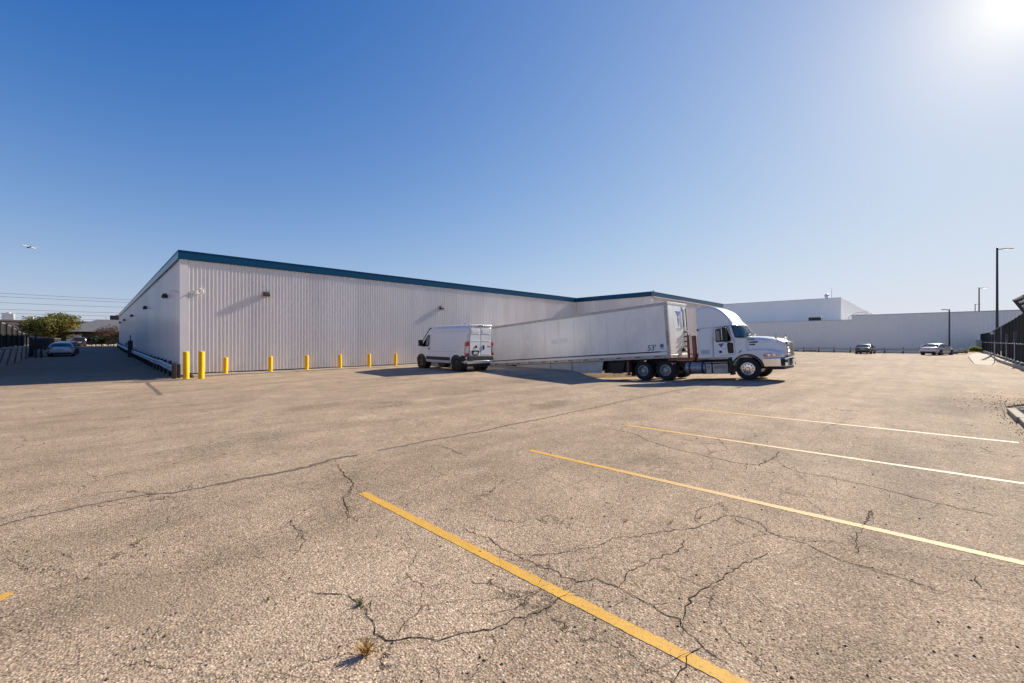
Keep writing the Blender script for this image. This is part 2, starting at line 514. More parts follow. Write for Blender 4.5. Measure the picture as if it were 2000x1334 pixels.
# ------------------------------------------------------------------ mesh helpers
class MB:
    def __init__(self):
        self.v, self.f, self.mi = [], [], []
    def add(self, vs_, fs, mi=0):
        o = len(self.v)
        self.v += [tuple(p) for p in vs_]
        for f in fs:
            self.f.append([i + o for i in f])
            self.mi.append(mi)
        return self
    def box(self, x0, x1, y0, y1, z0, z1, mi=0):
        vs_ = [(x, y, z) for z in (z0, z1) for y in (y0, y1) for x in (x0, x1)]
        return self.add(vs_, [(0, 2, 3, 1), (4, 5, 7, 6), (0, 1, 5, 4), (2, 6, 7, 3), (0, 4, 6, 2), (1, 3, 7, 5)], mi)
    def obox(self, c, ax, ay, az, mi=0):
        c, ax, ay, az = map(Vector, (c, ax, ay, az))
        vs_ = [c + ax * sx + ay * sy + az * sz for sz in (-1, 1) for sy in (-1, 1) for sx in (-1, 1)]
        return self.add(vs_, [(0, 2, 3, 1), (4, 5, 7, 6), (0, 1, 5, 4), (2, 6, 7, 3), (0, 4, 6, 2), (1, 3, 7, 5)], mi)
    def prism(self, poly, a0, a1, axis='y', mi=0):
        n_ = len(poly)
        def pt(p, a):
            return {'y': (p[0], a, p[1]), 'x': (a, p[0], p[1]), 'z': (p[0], p[1], a)}[axis]
        vs_ = [pt(p, a0) for p in poly] + [pt(p, a1) for p in poly]
        fs = [tuple(range(n_))[::-1], tuple(range(n_, 2 * n_))]
        fs += [(i, (i + 1) % n_, (i + 1) % n_ + n_, i + n_) for i in range(n_)]
        return self.add(vs_, fs, mi)
    def loft(self, secs, closed=True, caps=True, mi=0):
        n_ = len(secs[0])
        vs_ = [p for s in secs for p in s]
        fs = []
        for k in range(len(secs) - 1):
            for i in range(n_ if closed else n_ - 1):
                j = (i + 1) % n_
                fs.append((k * n_ + i, k * n_ + j, (k + 1) * n_ + j, (k + 1) * n_ + i))
        if caps and closed:
            fs.append(tuple(range(n_))[::-1])
            fs.append(tuple(range((len(secs) - 1) * n_, len(secs) * n_)))
        return self.add(vs_, fs, mi)
    def tube(self, pts, r, n_=8, mi=0, caps=True):
        pts = [Vector(p) for p in pts]
        secs = []
        for i, p in enumerate(pts):
            d = (pts[min(i + 1, len(pts) - 1)] - pts[max(i - 1, 0)]).normalized()
            u = d.cross(Vector((0, 0, 1)))
            if u.length < 0.05:
                u = d.cross(Vector((1, 0, 0)))
            u.normalize()
            w = d.cross(u)
            rr = r[i] if isinstance(r, (list, tuple)) else r
            secs.append([p + (u * math.cos(2 * math.pi * k / n_) + w * math.sin(2 * math.pi * k / n_)) * rr for k in range(n_)])
        return self.loft(secs, True, caps, mi)
    def lathe(self, prof, c=(0, 0, 0), axis='z', n_=24, mi=0):
        # prof: (radius, height)
        c = Vector(c)
        secs = []
        for r, h in prof:
            ring = []
            for k in range(n_):
                a = 2 * math.pi * k / n_
                x, y = r * math.cos(a), r * math.sin(a)
                ring.append(c + Vector({'z': (x, y, h), 'y': (x, h, y), 'x': (h, x, y)}[axis]))
            secs.append(ring)
        return self.loft(secs, True, False, mi)
    def quad(self, a, b, c, d, mi=0):
        return self.add([a, b, c, d], [(0, 1, 2, 3)], mi)
    def mesh(self, name, mats, smooth=None):
        me = bpy.data.meshes.new(name)
        me.from_pydata(self.v, [], self.f)
        for m in (mats if isinstance(mats, (list, tuple)) else [mats]):
            me.materials.append(m)
        me.polygons.foreach_set('material_index', self.mi)
        bm = bmesh.new()
        bm.from_mesh(me)
        bmesh.ops.recalc_face_normals(bm, faces=bm.faces)
        if smooth:
            for e in bm.edges:
                if len(e.link_faces) == 2 and e.calc_face_angle(0) > R(smooth):
                    e.smooth = False
            for f in bm.faces:
                f.smooth = True
        bm.to_mesh(me)
        bm.free()
        return me
    def build(self, name, mats, parent=None, loc=(0, 0, 0), rot=(0, 0, 0), smooth=None, bevel=0.0, seg=2):
        me = self.mesh(name, mats, smooth)
        o = bpy.data.objects.new(name, me)
        col.objects.link(o)
        o.location = loc
        o.rotation_euler = rot
        if parent:
            o.parent = parent
        if bevel:
            b = o.modifiers.new('bevel', 'BEVEL')
            b.width = bevel
            b.segments = seg
            b.limit_method = 'ANGLE'
            b.angle_limit = R(28)
            b.harden_normals = False
            for p in me.polygons:
                p.use_smooth = True
            if not smooth:
                bm = bmesh.new()
                bm.from_mesh(me)
                for e in bm.edges:
                    if len(e.link_faces) == 2 and e.calc_face_angle(0) > R(28):
                        e.smooth = False
                bm.to_mesh(me)
                bm.free()
        return o

def inst(name, me, parent=None, loc=(0, 0, 0), rot=(0, 0, 0), sc=(1, 1, 1)):
    o = bpy.data.objects.new(name, me)
    col.objects.link(o)
    o.location, o.rotation_euler, o.scale = loc, rot, sc
    if parent:
        o.parent = parent
    return o

def tag(o, label, cat=None, group=None, kind=None):
    if label:
        o['label'] = label
    if cat:
        o['category'] = cat
    if group:
        o['group'] = group
    if kind:
        o['kind'] = kind
    return o

def thing(name, label, cat, loc=(0, 0, 0), rot=(0, 0, 0), group=None):
    o = bpy.data.objects.new(name, None)
    o.empty_display_size = 0.3
    col.objects.link(o)
    o.location, o.rotation_euler = loc, rot
    return tag(o, label, cat, group)

def copy_tree(o, parent=None):
    c = o.copy()
    col.objects.link(c)
    if parent:
        c.parent = parent
    for ch in list(o.children):
        copy_tree(ch, c)
    return c

def text_obj(name, body, size, material, parent, loc, rot, extrude=0.002, align='CENTER', shear=0.0, space=1.0, bold=0.0):
    cu = bpy.data.curves.new(name, 'FONT')
    cu.body = body
    cu.size = size
    cu.extrude = extrude
    cu.align_x = align
    cu.align_y = 'CENTER'
    cu.shear = shear
    cu.space_line = space
    cu.offset = bold
    tmp = bpy.data.objects.new('tmp', cu)
    col.objects.link(tmp)
    dg = bpy.context.evaluated_depsgraph_get()
    me = bpy.data.meshes.new_from_object(tmp.evaluated_get(dg))
    bpy.data.objects.remove(tmp)
    me.materials.clear()
    me.materials.append(material)
    o = bpy.data.objects.new(name, me)
    col.objects.link(o)
    o.location, o.rotation_euler = loc, rot
    o.parent = parent
    return o

def sm(a, b, x):
    t = max(0.0, min(1.0, (x - a) / (b - a)))
    return t * t * (3 - 2 * t)
CRACKS = [
  (0.01, [(-0.269,-22.991),(-0.241,-23.228),(-0.223,-23.409),(-0.251,-23.565),(-0.248,-23.74),(-0.258,-23.917),(-0.215,-24.11),(-0.212,-24.299),(-0.186,-24.391),(-0.062,-24.458),(-0.045,-24.553),(-0.035,-24.648),(-0.026,-24.778),(-0.055,-24.937),(-0.08,-25.05),(-0.06,-25.137),(-0.148,-25.22),(-0.189,-25.308),(-0.227,-25.403),(-0.244,-25.498)]),
  (0.009000000000000001, [(-0.275,-23.767),(-0.118,-23.898),(0.102,-24.034),(0.376,-24.192),(0.636,-24.204),(0.797,-24.333),(1.046,-24.447),(1.298,-24.616),(1.465,-24.689),(1.863,-24.779),(1.978,-24.812)]),
  (0.011, [(-0.06,-25.137),(0.058,-25.121),(0.217,-25.098),(0.344,-25.108),(0.509,-25.15),(0.705,-25.171),(0.964,-25.215),(1.184,-25.28),(1.365,-25.325)]),
  (0.009000000000000001, [(-0.035,-24.648),(0.078,-24.633),(0.234,-24.607),(0.466,-24.641),(0.687,-24.703),(0.833,-24.764),(1.082,-24.682)]),
  (0.01, [(-1.743,-23.021),(-1.678,-23.118),(-1.59,-23.195),(-1.534,-23.29),(-1.539,-23.38),(-1.521,-23.542),(-1.558,-23.671),(-1.582,-23.801),(-1.57,-23.899),(-1.467,-23.974),(-1.394,-24.047),(-1.325,-24.15),(-1.219,-24.178),(-1.105,-24.248),(-0.987,-24.32),(-0.856,-24.341),(-0.701,-24.413),(-0.567,-24.425),(-0.437,-24.406),(-0.344,-24.421)]),
  (0.006, [(-1.089,-24.008),(-1.018,-24.096),(-0.919,-24.178),(-0.803,-24.243),(-0.688,-24.268),(-0.586,-24.219),(-0.457,-24.267)]),
  (0.008, [(-0.336,-20.167),(-0.419,-20.528),(-0.449,-20.897),(-0.616,-21.207),(-0.757,-21.335),(-0.868,-21.662),(-0.95,-21.884),(-0.95,-22.085)]),
  (0.009000000000000001, [(-0.189,-25.335),(-0.287,-25.317),(-0.354,-25.302),(-0.434,-25.321),(-0.553,-25.318),(-0.603,-25.32)]),
  (0.005, [(-1.315,-23.622),(-1.24,-23.716),(-1.207,-23.785),(-1.134,-23.822),(-1.032,-23.905),(-0.888,-23.993),(-0.748,-24.115),(-0.63,-24.213),(-0.505,-24.239)]),
  (0.007, [(-1.459,-24.271),(-1.484,-24.341),(-1.515,-24.408)]),
  (0.004, [(-1.055,-24.328),(-1.128,-24.45),(-1.249,-24.482),(-1.341,-24.507)]),
  (0.016, [(4.852,-21.678),(4.743,-22.266),(4.425,-22.654),(4.316,-22.945),(4.224,-23.266),(4.206,-23.484),(4.19,-23.693),(4.14,-23.808),(4.133,-24.045),(4.093,-24.236),(4.157,-24.411),(4.23,-24.538),(4.603,-24.574),(5.007,-24.612),(5.36,-24.57)]),
  (0.014, [(4.59,-24.732),(4.35,-24.871),(4.266,-25.038),(4.267,-25.182),(4.288,-25.388),(4.241,-25.559),(4.262,-25.747),(4.217,-25.9),(4.144,-26.089),(4.069,-26.292),(4.032,-26.48),(4.002,-26.69),(4.022,-26.88)]),
  (0.01, [(4.245,-23.722),(4.538,-23.816),(4.823,-23.921),(5.281,-23.674),(5.645,-23.444)]),
  (0.011, [(1.907,-24.765),(2.003,-24.888),(2.013,-25.005),(1.984,-25.105),(1.839,-25.202),(1.784,-25.305),(1.795,-25.416),(1.81,-25.522),(1.728,-25.638),(1.701,-25.741),(1.671,-25.818),(1.68,-25.928),(1.694,-26.024),(1.678,-26.118),(1.677,-26.208),(1.648,-26.336),(1.629,-26.425)]),
  (0.007, [(1.545,-24.666),(1.656,-24.568),(1.884,-24.514),(2.071,-24.58),(2.215,-24.632),(2.097,-24.815)]),
  (0.018000000000000002, [(7.307,-24.83),(8.566,-24.841),(9.029,-24.949),(9.88,-25.027)]),
  (0.01, [(4.228,-24.371),(3.835,-24.458)]),
  (0.009000000000000001, [(2.721,-25.867),(2.984,-25.896),(3.26,-25.89)]),
  (0.008, [(2.158,-25.911),(1.894,-25.879)]),
  (0.006, [(3.081,-24.842),(3.158,-24.993),(3.172,-25.153),(3.238,-25.359),(3.353,-25.508),(3.392,-25.648),(3.431,-25.784)]),
  (0.014, [(1.451,-20.13),(1.442,-20.512),(1.367,-21.056)]),
  (0.045, [(2.12,-19.797),(2.946,-19.842),(3.619,-19.777),(4.68,-19.827),(5.808,-19.772),(7.226,-19.789),(8.796,-19.674),(10.52,-19.707),(12.597,-19.747),(15.206,-19.857)]),
  (0.075, [(0.158,-19.72),(-0.176,-19.676),(-0.595,-19.785),(-1.042,-19.81),(-1.38,-19.742),(-1.768,-19.75)]),
  (0.045, [(0.531,-19.694),(0.971,-19.75),(1.561,-19.706),(2.12,-19.797)]),
  (0.032, [(-1.768,-19.75),(-2.152,-19.727),(-2.604,-19.523),(-3.076,-19.534),(-3.402,-19.536),(-3.572,-19.635)]),
  (0.14, [(-1.404,-1.852),(-1.395,-5.979),(-1.381,-7.76)]),
  (0.03, [(-4.8,-8.466),(-4.338,-8.29),(-3.837,-8.098),(-3.176,-8.007),(-2.367,-7.82),(-1.576,-7.884)]),
  (0.03, [(-5.546,-1.672),(-3.189,-1.602),(-0.279,-1.84)]),
  (0.01, [(-0.291,-19.962),(-0.423,-20.539),(-0.473,-20.998),(-0.685,-21.32),(-0.779,-21.387),(-0.882,-21.728),(-0.967,-21.972)]),
  (0.009000000000000001, [(-1.371,-21.504),(-1.469,-21.71),(-1.425,-21.949),(-1.471,-22.137),(-1.597,-22.338),(-1.682,-22.424)]),
  (0.006, [(-3.101,-20.745),(-3.059,-20.963),(-2.977,-21.169)]),
  (0.007, [(2.929,-25.907),(3.237,-25.906),(2.723,-25.864),(2.418,-25.86),(1.915,-25.877)]),
  (0.01, [(2.153,-26.599),(1.901,-26.62)]),
  (0.009000000000000001, [(6.676,-24.778),(6.801,-25.165),(7.014,-25.628)]),
]
# ------------------------------------------------------------------ ground
DOCK_Y0, DOCK_SLOPE = -20.6, 0.0745
DOCK_X0, DOCK_X1 = 18.25, 23.2
def gz(x, y):
    z = 0.0
    # apron in front of the warehouse wall
    z += 0.085 * sm(-13, -6, y) * sm(-1.5, 2.5, x) * (1 - sm(15.5, 17.5, x))
    # alley climbing along the left wall
    if y > 0 and x < 33:
        yy = min(y, 74)
        a = 0.00014 * yy * yy
        if y > 74:
            a -= min(0.5, (y - 74) * 0.012)
        z += a
    # bank behind the retaining wall on the left
    if x < -7.9:
        z += 1.15 * sm(-7.9, -8.3, x) * sm(4, 6, y) * (1 - sm(33.5, 34.5, y)) + 0.35 * sm(-7.9, -8.3, x) * sm(33.5, 34.5, y)
    # truck dock: a ramp sinking towards the wall
    if DOCK_Y0 < y <= 0.5:
        dep = (y - DOCK_Y0) * DOCK_SLOPE
        s = 0.12 + 6.5 * (1 - sm(-17.5, -10.0, y))
        if x < DOCK_X0:
            w = 1 - sm(0, s, DOCK_X0 - x)
        elif x > DOCK_X1:
            w = 1 - sm(0, 0.12 + 5 * (1 - sm(-18, -12, y)), x - DOCK_X1)
        else:
            w = 1.0
        z -= min(dep, 1.45) * w
    # lower lot beyond the far guardrail
    z -= 1.5 * sm(77.2, 80.5, x) * sm(-31.0, -28.5, y)
    # tiny undulation
    z += 0.012 * math.sin(x * 0.37 + 1.1) * math.sin(y * 0.29 + 0.4) * sm(3, 12, math.hypot(x + 2.8, y + 26.3))
    return z

def lines_(spec):
    out = []
    for a, b, st in spec:
        n_ = max(1, int(round((b - a) / st)))
        out += [a + (b - a) * i / n_ for i in range(n_)]
    return out + [spec[-1][1]]
gx = lines_([(-1500, -150, 450), (-150, -20, 26), (-20, -9, 2.75), (-9, -7, 0.1), (-7, 9, 1.0), (9, 17.6, 0.3), (17.6, 18.5, 0.06), (18.5, 23, 0.9), (23, 23.6, 0.06), (23.6, 30, 0.6), (30, 76, 2.3), (76, 82, 0.4), (82, 150, 8), (150, 1600, 480)])
gy = lines_([(-1500, -100, 450), (-100, -36, 16), (-36, -27, 0.5), (-27, -21, 1.0), (-21, -9, 0.3), (-9, 0.5, 0.45), (0.5, 3, 0.9), (3, 7, 0.3), (7, 33, 2.0), (33, 35, 0.25), (35, 75, 2.5), (75, 120, 4), (120, 200, 20), (200, 1600, 450)])
nx, ny = len(gx), len(gy)
gv = [(x, y, gz(x, y)) for y in gy for x in gx]
gf = [(j * nx + i, j * nx + i + 1, (j + 1) * nx + i + 1, (j + 1) * nx + i) for j in range(ny - 1) for i in range(nx - 1)]
gb = MB().add(gv, gf)
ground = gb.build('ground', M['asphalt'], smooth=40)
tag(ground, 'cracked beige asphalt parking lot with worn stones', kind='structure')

# painted stall lines, each a thin sheet with slightly uneven edges
def strip(pts, w, lift, jag=0.0, step=0.15, taper=False, seed=0):
    rnd = random.Random(seed)
    mb = MB()
    P = []
    for (x0, y0), (x1, y1) in zip(pts[:-1], pts[1:]):
        L = math.hypot(x1 - x0, y1 - y0)
        n_ = max(1, int(L / step))
        P += [(x0 + (x1 - x0) * i / n_, y0 + (y1 - y0) * i / n_) for i in range(n_)]
    P.append(pts[-1])
    L_, R_ = [], []
    for i, (x, y) in enumerate(P):
        a, b = P[max(0, i - 1)], P[min(len(P) - 1, i + 1)]
        d = Vector((b[0] - a[0], b[1] - a[1], 0)).normalized()
        nrm = Vector((-d.y, d.x, 0))
        ww = w
        if taper:
            ww = w * (0.35 + 0.65 * min(1, i / 4, (len(P) - 1 - i) / 4)) * rnd.uniform(0.45, 1.35)
        off = rnd.uniform(-jag, jag)
        z = gz(x, y) + lift
        c = Vector((x, y, z)) + nrm * off
        L_.append(c + nrm * ww / 2 + nrm * rnd.uniform(-1, 1) * w * 0.06)
        R_.append(c - nrm * ww / 2 + nrm * rnd.uniform(-1, 1) * w * 0.04)
    n_ = len(P)
    mb.add(L_ + R_, [(i, i + 1, n_ + i + 1, n_ + i) for i in range(n_ - 1)])
    return mb
stalls = [((-0.55, -21.38), (-0.31, -26.4), 'bright yellow stall line nearest the camera, running off the bottom edge'),
          ((2.37, -21.53), (2.74, -27.3), 'yellow stall line second from the front, fading pale to the right'),
          ((5.43, -21.59), (5.80, -27.5), 'thin yellow stall line third from the front'),
          ((8.65, -21.58), (9.08, -27.55), 'thin faded yellow stall line farthest from the camera')]
for i, (a, b, lab) in enumerate(stalls):
    o = strip([a, b], 0.102, 0.0028, 0.0015, 0.025, seed=i).build('stall_line', M['line'])
    tag(o, lab, kind='structure')
M['faint'] = mat('faint_yellow_paint', (0.36, 0.25, 0.12), 0.85, var=0.25, vscale=9)
for a, b in (((4.02, -1.46), (4.08, -5.6)), ((-3.0, -4.6), (-1.2, -4.7))):
    o = strip([a, b], 0.09, 0.005, 0, 0.2, seed=3).build('faded_line', M['faint'])
    tag(o, 'almost worn away yellow line on the asphalt before the white wall', kind='structure')
o = strip([(-3.43, -21.62), (-3.33, -21.45)], 0.07, 0.005, 0, 0.1, seed=3).build('paint_mark', M['line'])
tag(o, 'scrap of yellow paint on the asphalt at the left edge', kind='structure')

# cracks and sealed joints at their places
rnd = random.Random(11)
cm = MB()
cs = MB()
def wiggle(pts, amp, step):
    out = []
    for (x0, y0), (x1, y1) in zip(pts[:-1], pts[1:]):
        L = math.hypot(x1 - x0, y1 - y0)
        n_ = max(1, int(L / step))
        for i in range(n_):
            t = i / n_
            a = min(amp, L * 0.12)
            out.append((x0 + (x1 - x0) * t + rnd.uniform(-a, a), y0 + (y1 - y0) * t + rnd.uniform(-a, a)))
    out.append(pts[-1])
    return out
for k, (w, pts) in enumerate(CRACKS):
    d = math.hypot(pts[0][0] + 2.84, pts[0][1] + 26.3)
    wide = w > 0.03
    pw = wiggle(pts, 0.022 if not wide else 0.03, 0.045 if d < 9 else 0.25)
    if not wide:
        w *= 0.72
    s = strip(pw, w, 0.0034, 0, 0.02 if d < 9 else 0.12, taper=not wide, seed=k)
    (cs if w > 0.012 and (wide or d > 9) else cm).add(s.v, s.f)
    if not wide and w < 0.02:
        for q in range(len(pw) // 3):          # side hairlines
            p = rnd.choice(pw)
            a = rnd.uniform(0, 6.28)
            l_ = rnd.uniform(0.08, 0.35)
            br = [p, (p[0] + l_ * 0.5 * math.cos(a) + rnd.uniform(-.03, .03), p[1] + l_ * 0.5 * math.sin(a)), (p[0] + l_ * math.cos(a + rnd.uniform(-.5, .5)), p[1] + l_ * math.sin(a))]
            s = strip(wiggle(br, 0.012, 0.05), w * 0.5, 0.0032, 0, 0.03, taper=True, seed=q)
            cm.add(s.v, s.f)
o = cs.build('joint_sealant', M['seal'])
tag(o, 'faded dark sealant bands along the pavement joints', kind='stuff')
o = cm.build('pavement_crack', M['tar'])
tag(o, 'dark jagged cracks and filled joints running over the asphalt', kind='stuff')

# loose stones and crumbs on the asphalt
pm = MB()
rp = random.Random(5)
for i in range(1900):
    u = rp.random()
    D = 2.2 + 14 * u * u
    X = rp.uniform(-1.25, 1.25) * D
    x, y = -2.84 + .70711 * (X + D), -26.3 + .70711 * (D - X)
    if y < -29 or x > 17.5:
        continue
    s = rp.choice((0.003, 0.004, 0.004, 0.005, 0.006, 0.007, 0.011)) * (1 + D * 0.05)
    a = rp.uniform(0, 6.28)
    z = gz(x, y)
    ring = [(x + s * rp.uniform(.7, 1.3) * math.cos(a + k * 1.256), y + s * rp.uniform(.7, 1.3) * math.sin(a + k * 1.256), z - 0.001) for k in range(5)]
    top = (x + rp.uniform(-.3, .3) * s, y + rp.uniform(-.3, .3) * s, z + s * rp.uniform(.4, .9))
    pm.add(ring + [top], [(k, (k + 1) % 5, 5) for k in range(5)])
o = pm.build('loose_stone', M['pebble'])
tag(o, 'dark crumbs and loose stones scattered over the asphalt', kind='stuff')

# weeds in the cracks
def weed(name, x, y, h, n_, mat_, label, spread=1.0, cat='weed', group=None):
    mb = MB()
    rr = random.Random(int(x * 100) + int(y * 10))
    z = gz(x, y)
    for i in range(n_):
        a = rr.uniform(0, 6.28)
        r0 = rr.uniform(0, 0.25) * h
        bx, by = r0 * math.cos(a), r0 * math.sin(a)
        b = rr.uniform(0.2, 0.9) * h * spread
        tip = (bx + b * math.cos(a), by + b * math.sin(a), h * rr.uniform(.4, 1))
        mid = (bx + .4 * b * math.cos(a), by + .4 * b * math.sin(a), tip[2] * .65)
        w = h * 0.05
        px, py = -w * math.sin(a), w * math.cos(a)
        mb.add([(bx - px, by - py, 0), (bx + px, by + py, 0), (mid[0] + px, mid[1] + py, mid[2]), (mid[0] - px, mid[1] - py, mid[2]), tip], [(0, 1, 2, 3), (3, 2, 4)])
    o = mb.build(name, mat_, loc=(x, y, z))
    return tag(o, label, cat, group)
weed('dry_weed', -1.71, -23.92, 0.085, 60, M['dry'], 'dry straw coloured weed tuft in the front asphalt crack')
weed('green_weed', -1.53, -23.45, 0.045, 40, M['grass'], 'small green weed in the crack above the dry tuft', 1.4)
weed('fallen_leaf', -2.60, -21.13, 0.05, 8, M['grass'], 'single green fallen leaf lying on bare asphalt at left', 1.5, 'leaf')
weed('moss_tuft', -1.98, -22.92, 0.03, 20, M['grass'], 'tiny green moss tuft at the left end of the front crack', 1.5, 'weed')
for i, (x, y) in enumerate(((1.05, -24.1), (1.35, -24.45), (1.68, -24.62))):
    weed('crack_weed', x, y, 0.035, 22, M['dry'], ('left', 'middle', 'right')[i] + ' of three tiny orange weeds in the crack before the second stall line', 1.3, 'weed', 'tiny weeds in the crack')

# concrete strip in front of the warehouse wall: slabs with joints
def strip_slabs(x0, x1, y0, y1, zf, n_, name, material, parent_label, cat='kerb'):
    t = thing(name, parent_label, cat, (x0, y0, 0))
    t['kind'] = 'structure'
    for i in range(n_):
        a, b = x0 + (x1 - x0) * i / n_, x0 + (x1 - x0) * (i + 1) / n_
        mb = MB().box(a + .012, b - .012, y0, y1, -0.25, 0)
        for j, p in enumerate(mb.v):
            mb.v[j] = (p[0], p[1], p[2] + zf(p[0]) if p[2] == 0 else p[2])
        mb.build('slab', material, t, loc=(-x0, -y0, 0), bevel=0.015)
    return t
strip_slabs(0.35, 17.6, -0.95, 0.0, lambda x: 0.155 - 0.0015 * x + 0.012 * math.sin(x), 11, 'concrete_strip', M['conc'], 'pale concrete strip along the foot of the white wall')

# dock retaining edge on both sides
for xx in (DOCK_X0 - 0.22, DOCK_X1 + 0.02):
    mb = MB()
    secs = []
    for y in [-10.2 + i * 0.5 for i in range(21)]:
        top = 0.012
        secs.append([(xx, y, -1.6), (xx + .2, y, -1.6), (xx + .2, y, top), (xx, y, top)])
    mb.loft(secs)
    o = mb.build('dock_edge', M['conc'])
    tag(o, 'concrete edge of the sunken truck dock beside the trailer', kind='structure')
# ------------------------------------------------------------------ warehouse
def rib_panel(w, nr, depth=0.042):
    p = w / nr
    prof = []
    for i in range(nr):
        x = i * p
        prof += [(x, 0), (x + p * .56, 0), (x + p * .66, -depth), (x + p * .90, -depth)]
    prof.append((w, 0))
    mb = MB()
    mb.loft([[(x, y, 0) for x, y in prof], [(x, y, 1) for x, y in prof]], closed=False, caps=False)
    return mb
RIB = {}
def run_panels(parent, p0, p1, z0f, z1f, pw, nr, material, name='wall_panel', depth=0.042):
    d = Vector((p1[0] - p0[0], p1[1] - p0[1], 0))
    L = d.length
    n_ = max(1, round(L / pw))
    w = L / n_
    key = (pw, nr, material.name, depth)
    if key not in RIB:
        RIB[key] = rib_panel(pw, nr, depth).mesh(name, material)
    a = math.atan2(d.y, d.x)
    nrm = Vector((math.sin(a), -math.cos(a), 0))
    for i in range(n_):
        t0 = i / n_
        z0, z1 = z0f(t0), z1f(t0)
        q = Vector((p0[0], p0[1], 0)) + d * t0 + nrm * (0.004 if i % 2 else 0.0)
        inst(name, RIB[key], parent, (q.x, q.y, z0), (0, 0, a), (w / pw, 1, z1 - z0))
ROOF_Z, FB = 6.39, 5.95
A, B, Dc, E_ = (0, 0), (33.2, 0), (33.2, -8.5), (52, -8.6)
Cc = (-0.6, 74)
wh = thing('warehouse', 'long white ribbed metal warehouse with a blue roof edge', 'warehouse')
MB().prism([(0.08, 0.08), (-0.52, 74), (52, 74), (52, -8.5), (33.28, -8.42), (33.28, 0.08)][::-1], -1.4, ROOF_Z - 0.25, 'z').build('wall_core', M['found'], wh)
MB().prism([(-0.02, -0.02), (-0.62, 74.1), (52.1, 74.1), (52.1, -8.62), (33.18, -8.52), (33.18, -0.02)][::-1], ROOF_Z - 0.24, ROOF_Z - 0.05, 'z').build('roof', M['roof'], wh)
run_panels(wh, A, B, lambda t: 0.22 - 0.09 * t, lambda t: 6.1, 0.995, 6, M['wall'])
run_panels(wh, Cc, A, lambda t: 0.24 + 1.22 * (1 - t) ** 1.25, lambda t: 6.1, 0.995, 6, M['wall'])
run_panels(wh, B, Dc, lambda t: -0.2, lambda t: 6.1, 0.995, 6, M['wall'])
run_panels(wh, Dc, E_, lambda t: -0.2, lambda t: 6.1, 0.995, 6, M['wall'])
# fascia panels with open seams
def run_fascia(p0, p1, plen, name='fascia_panel'):
    d = Vector((p1[0] - p0[0], p1[1] - p0[1], 0))
    n_ = max(1, round(d.length / plen))
    a = math.atan2(d.y, d.x)
    w = d.length / n_
    me = MB().prism([(0.0, FB), (-0.10, FB), (-0.13, FB + .03), (-0.13, ROOF_Z - .04), (-0.15, ROOF_Z - .035), (-0.15, ROOF_Z), (0.0, ROOF_Z)], 0.004, w - 0.004, 'x').mesh(name, M['blue'])
    for i in range(n_):
        q = Vector((p0[0], p0[1], 0)) + d * (i / n_)
        inst(name, me, wh, (q.x, q.y, random.uniform(-.004, .004)), (0, 0, a))
run_fascia((-0.15, 0), (33.06, 0), 3.05)
run_fascia(Cc, (0, 0.0), 3.05)
run_fascia((33.2, -0.15), Dc, 3.05)
run_fascia((33.05, -8.5), E_, 3.05)
MB().box(-0.07, 0.26, -0.065, -0.05, 0.15, FB).box(-0.07, -0.055, -0.05, 0.25, 0.2, FB).build('corner_trim', M['trim'], wh)
MB().box(33.13, 33.45, -8.57, -8.555, 0, FB).box(33.13, 33.145, -8.555, -8.2, 0, FB).build('corner_trim', M['trim'], wh)
MB().box(33.3, 52, -8.70, -8.66, FB - .07, FB).build('flashing', M['trim'], wh)
# low plinth under the left wall
mb = MB()
secs = []
for i in range(16):
    y = 74 * i / 15
    x = -0.6 * y / 74
    zt = 0.24 + 1.22 * (y / 74) ** 1.25
    secs.append([(x - .03, y, -0.3), (x + .1, y, -0.3), (x + .1, y, zt + .02), (x - .03, y, zt + .02)])
mb.loft(secs).build('plinth', M['found'], wh)
mb = MB().lathe([(0.0, 0.35), (.09, .33), (.09, .22), (.05, .2), (.05, 0)], (34.9, -7.9, ROOF_Z - .05), n_=10)
mb.build('roof_vent', M['galv'], wh, smooth=40)
mb = MB().lathe([(0.0, 0.55), (.3, .5), (.3, .3), (.16, .28), (.16, 0)], (.6, 66, ROOF_Z - .05), n_=12)
mb.build('roof_vent', M['galv'], wh, smooth=40)

# wall lamps
def wall_lamp(loc, rz, label):
    t = thing('wall_lamp', label, 'wall lamp', loc, (0, 0, rz), 'wall lamps on the warehouse')
    # local: wall at y=0, sticking out to -y
    MB().box(-.09, .09, -.05, 0, -.10, .10).build('bracket', M['bronze'], t, bevel=.01)
    MB().prism([(-.05, .17), (-.20, .15), (-.27, .02), (-.26, -.10), (-.05, -.10)], -.16, .16, 'x').build('housing', M['bronze'], t, bevel=.015)
    MB().prism([(-.09, -.10), (-.24, -.105), (-.23, -.15), (-.11, -.14)], -.13, .13, 'x').build('lens', M['lens'], t, bevel=.01)
    return t
wall_lamp((3.74, -0.045, 4.45), 0, 'dark wall lamp on the front wall nearest the corner, casting a long shadow')
wall_lamp((15.64, -0.045, 4.34), 0, 'dark wall lamp on the front wall above the parked van')
for y, lab in ((5.2, 'dark wall lamp nearest the corner on the shaded side wall'), (18.6, 'dark wall lamp second from the corner on the shaded side wall'), (36, 'dark wall lamp third from the corner on the shaded side wall'), (52, 'dark wall lamp fourth from the corner on the shaded side wall'), (66, 'dark wall lamp farthest along the shaded side wall')):
    wall_lamp((-0.6 * y / 74 - 0.045, y, 4.45 + y * .004), R(-90), lab)
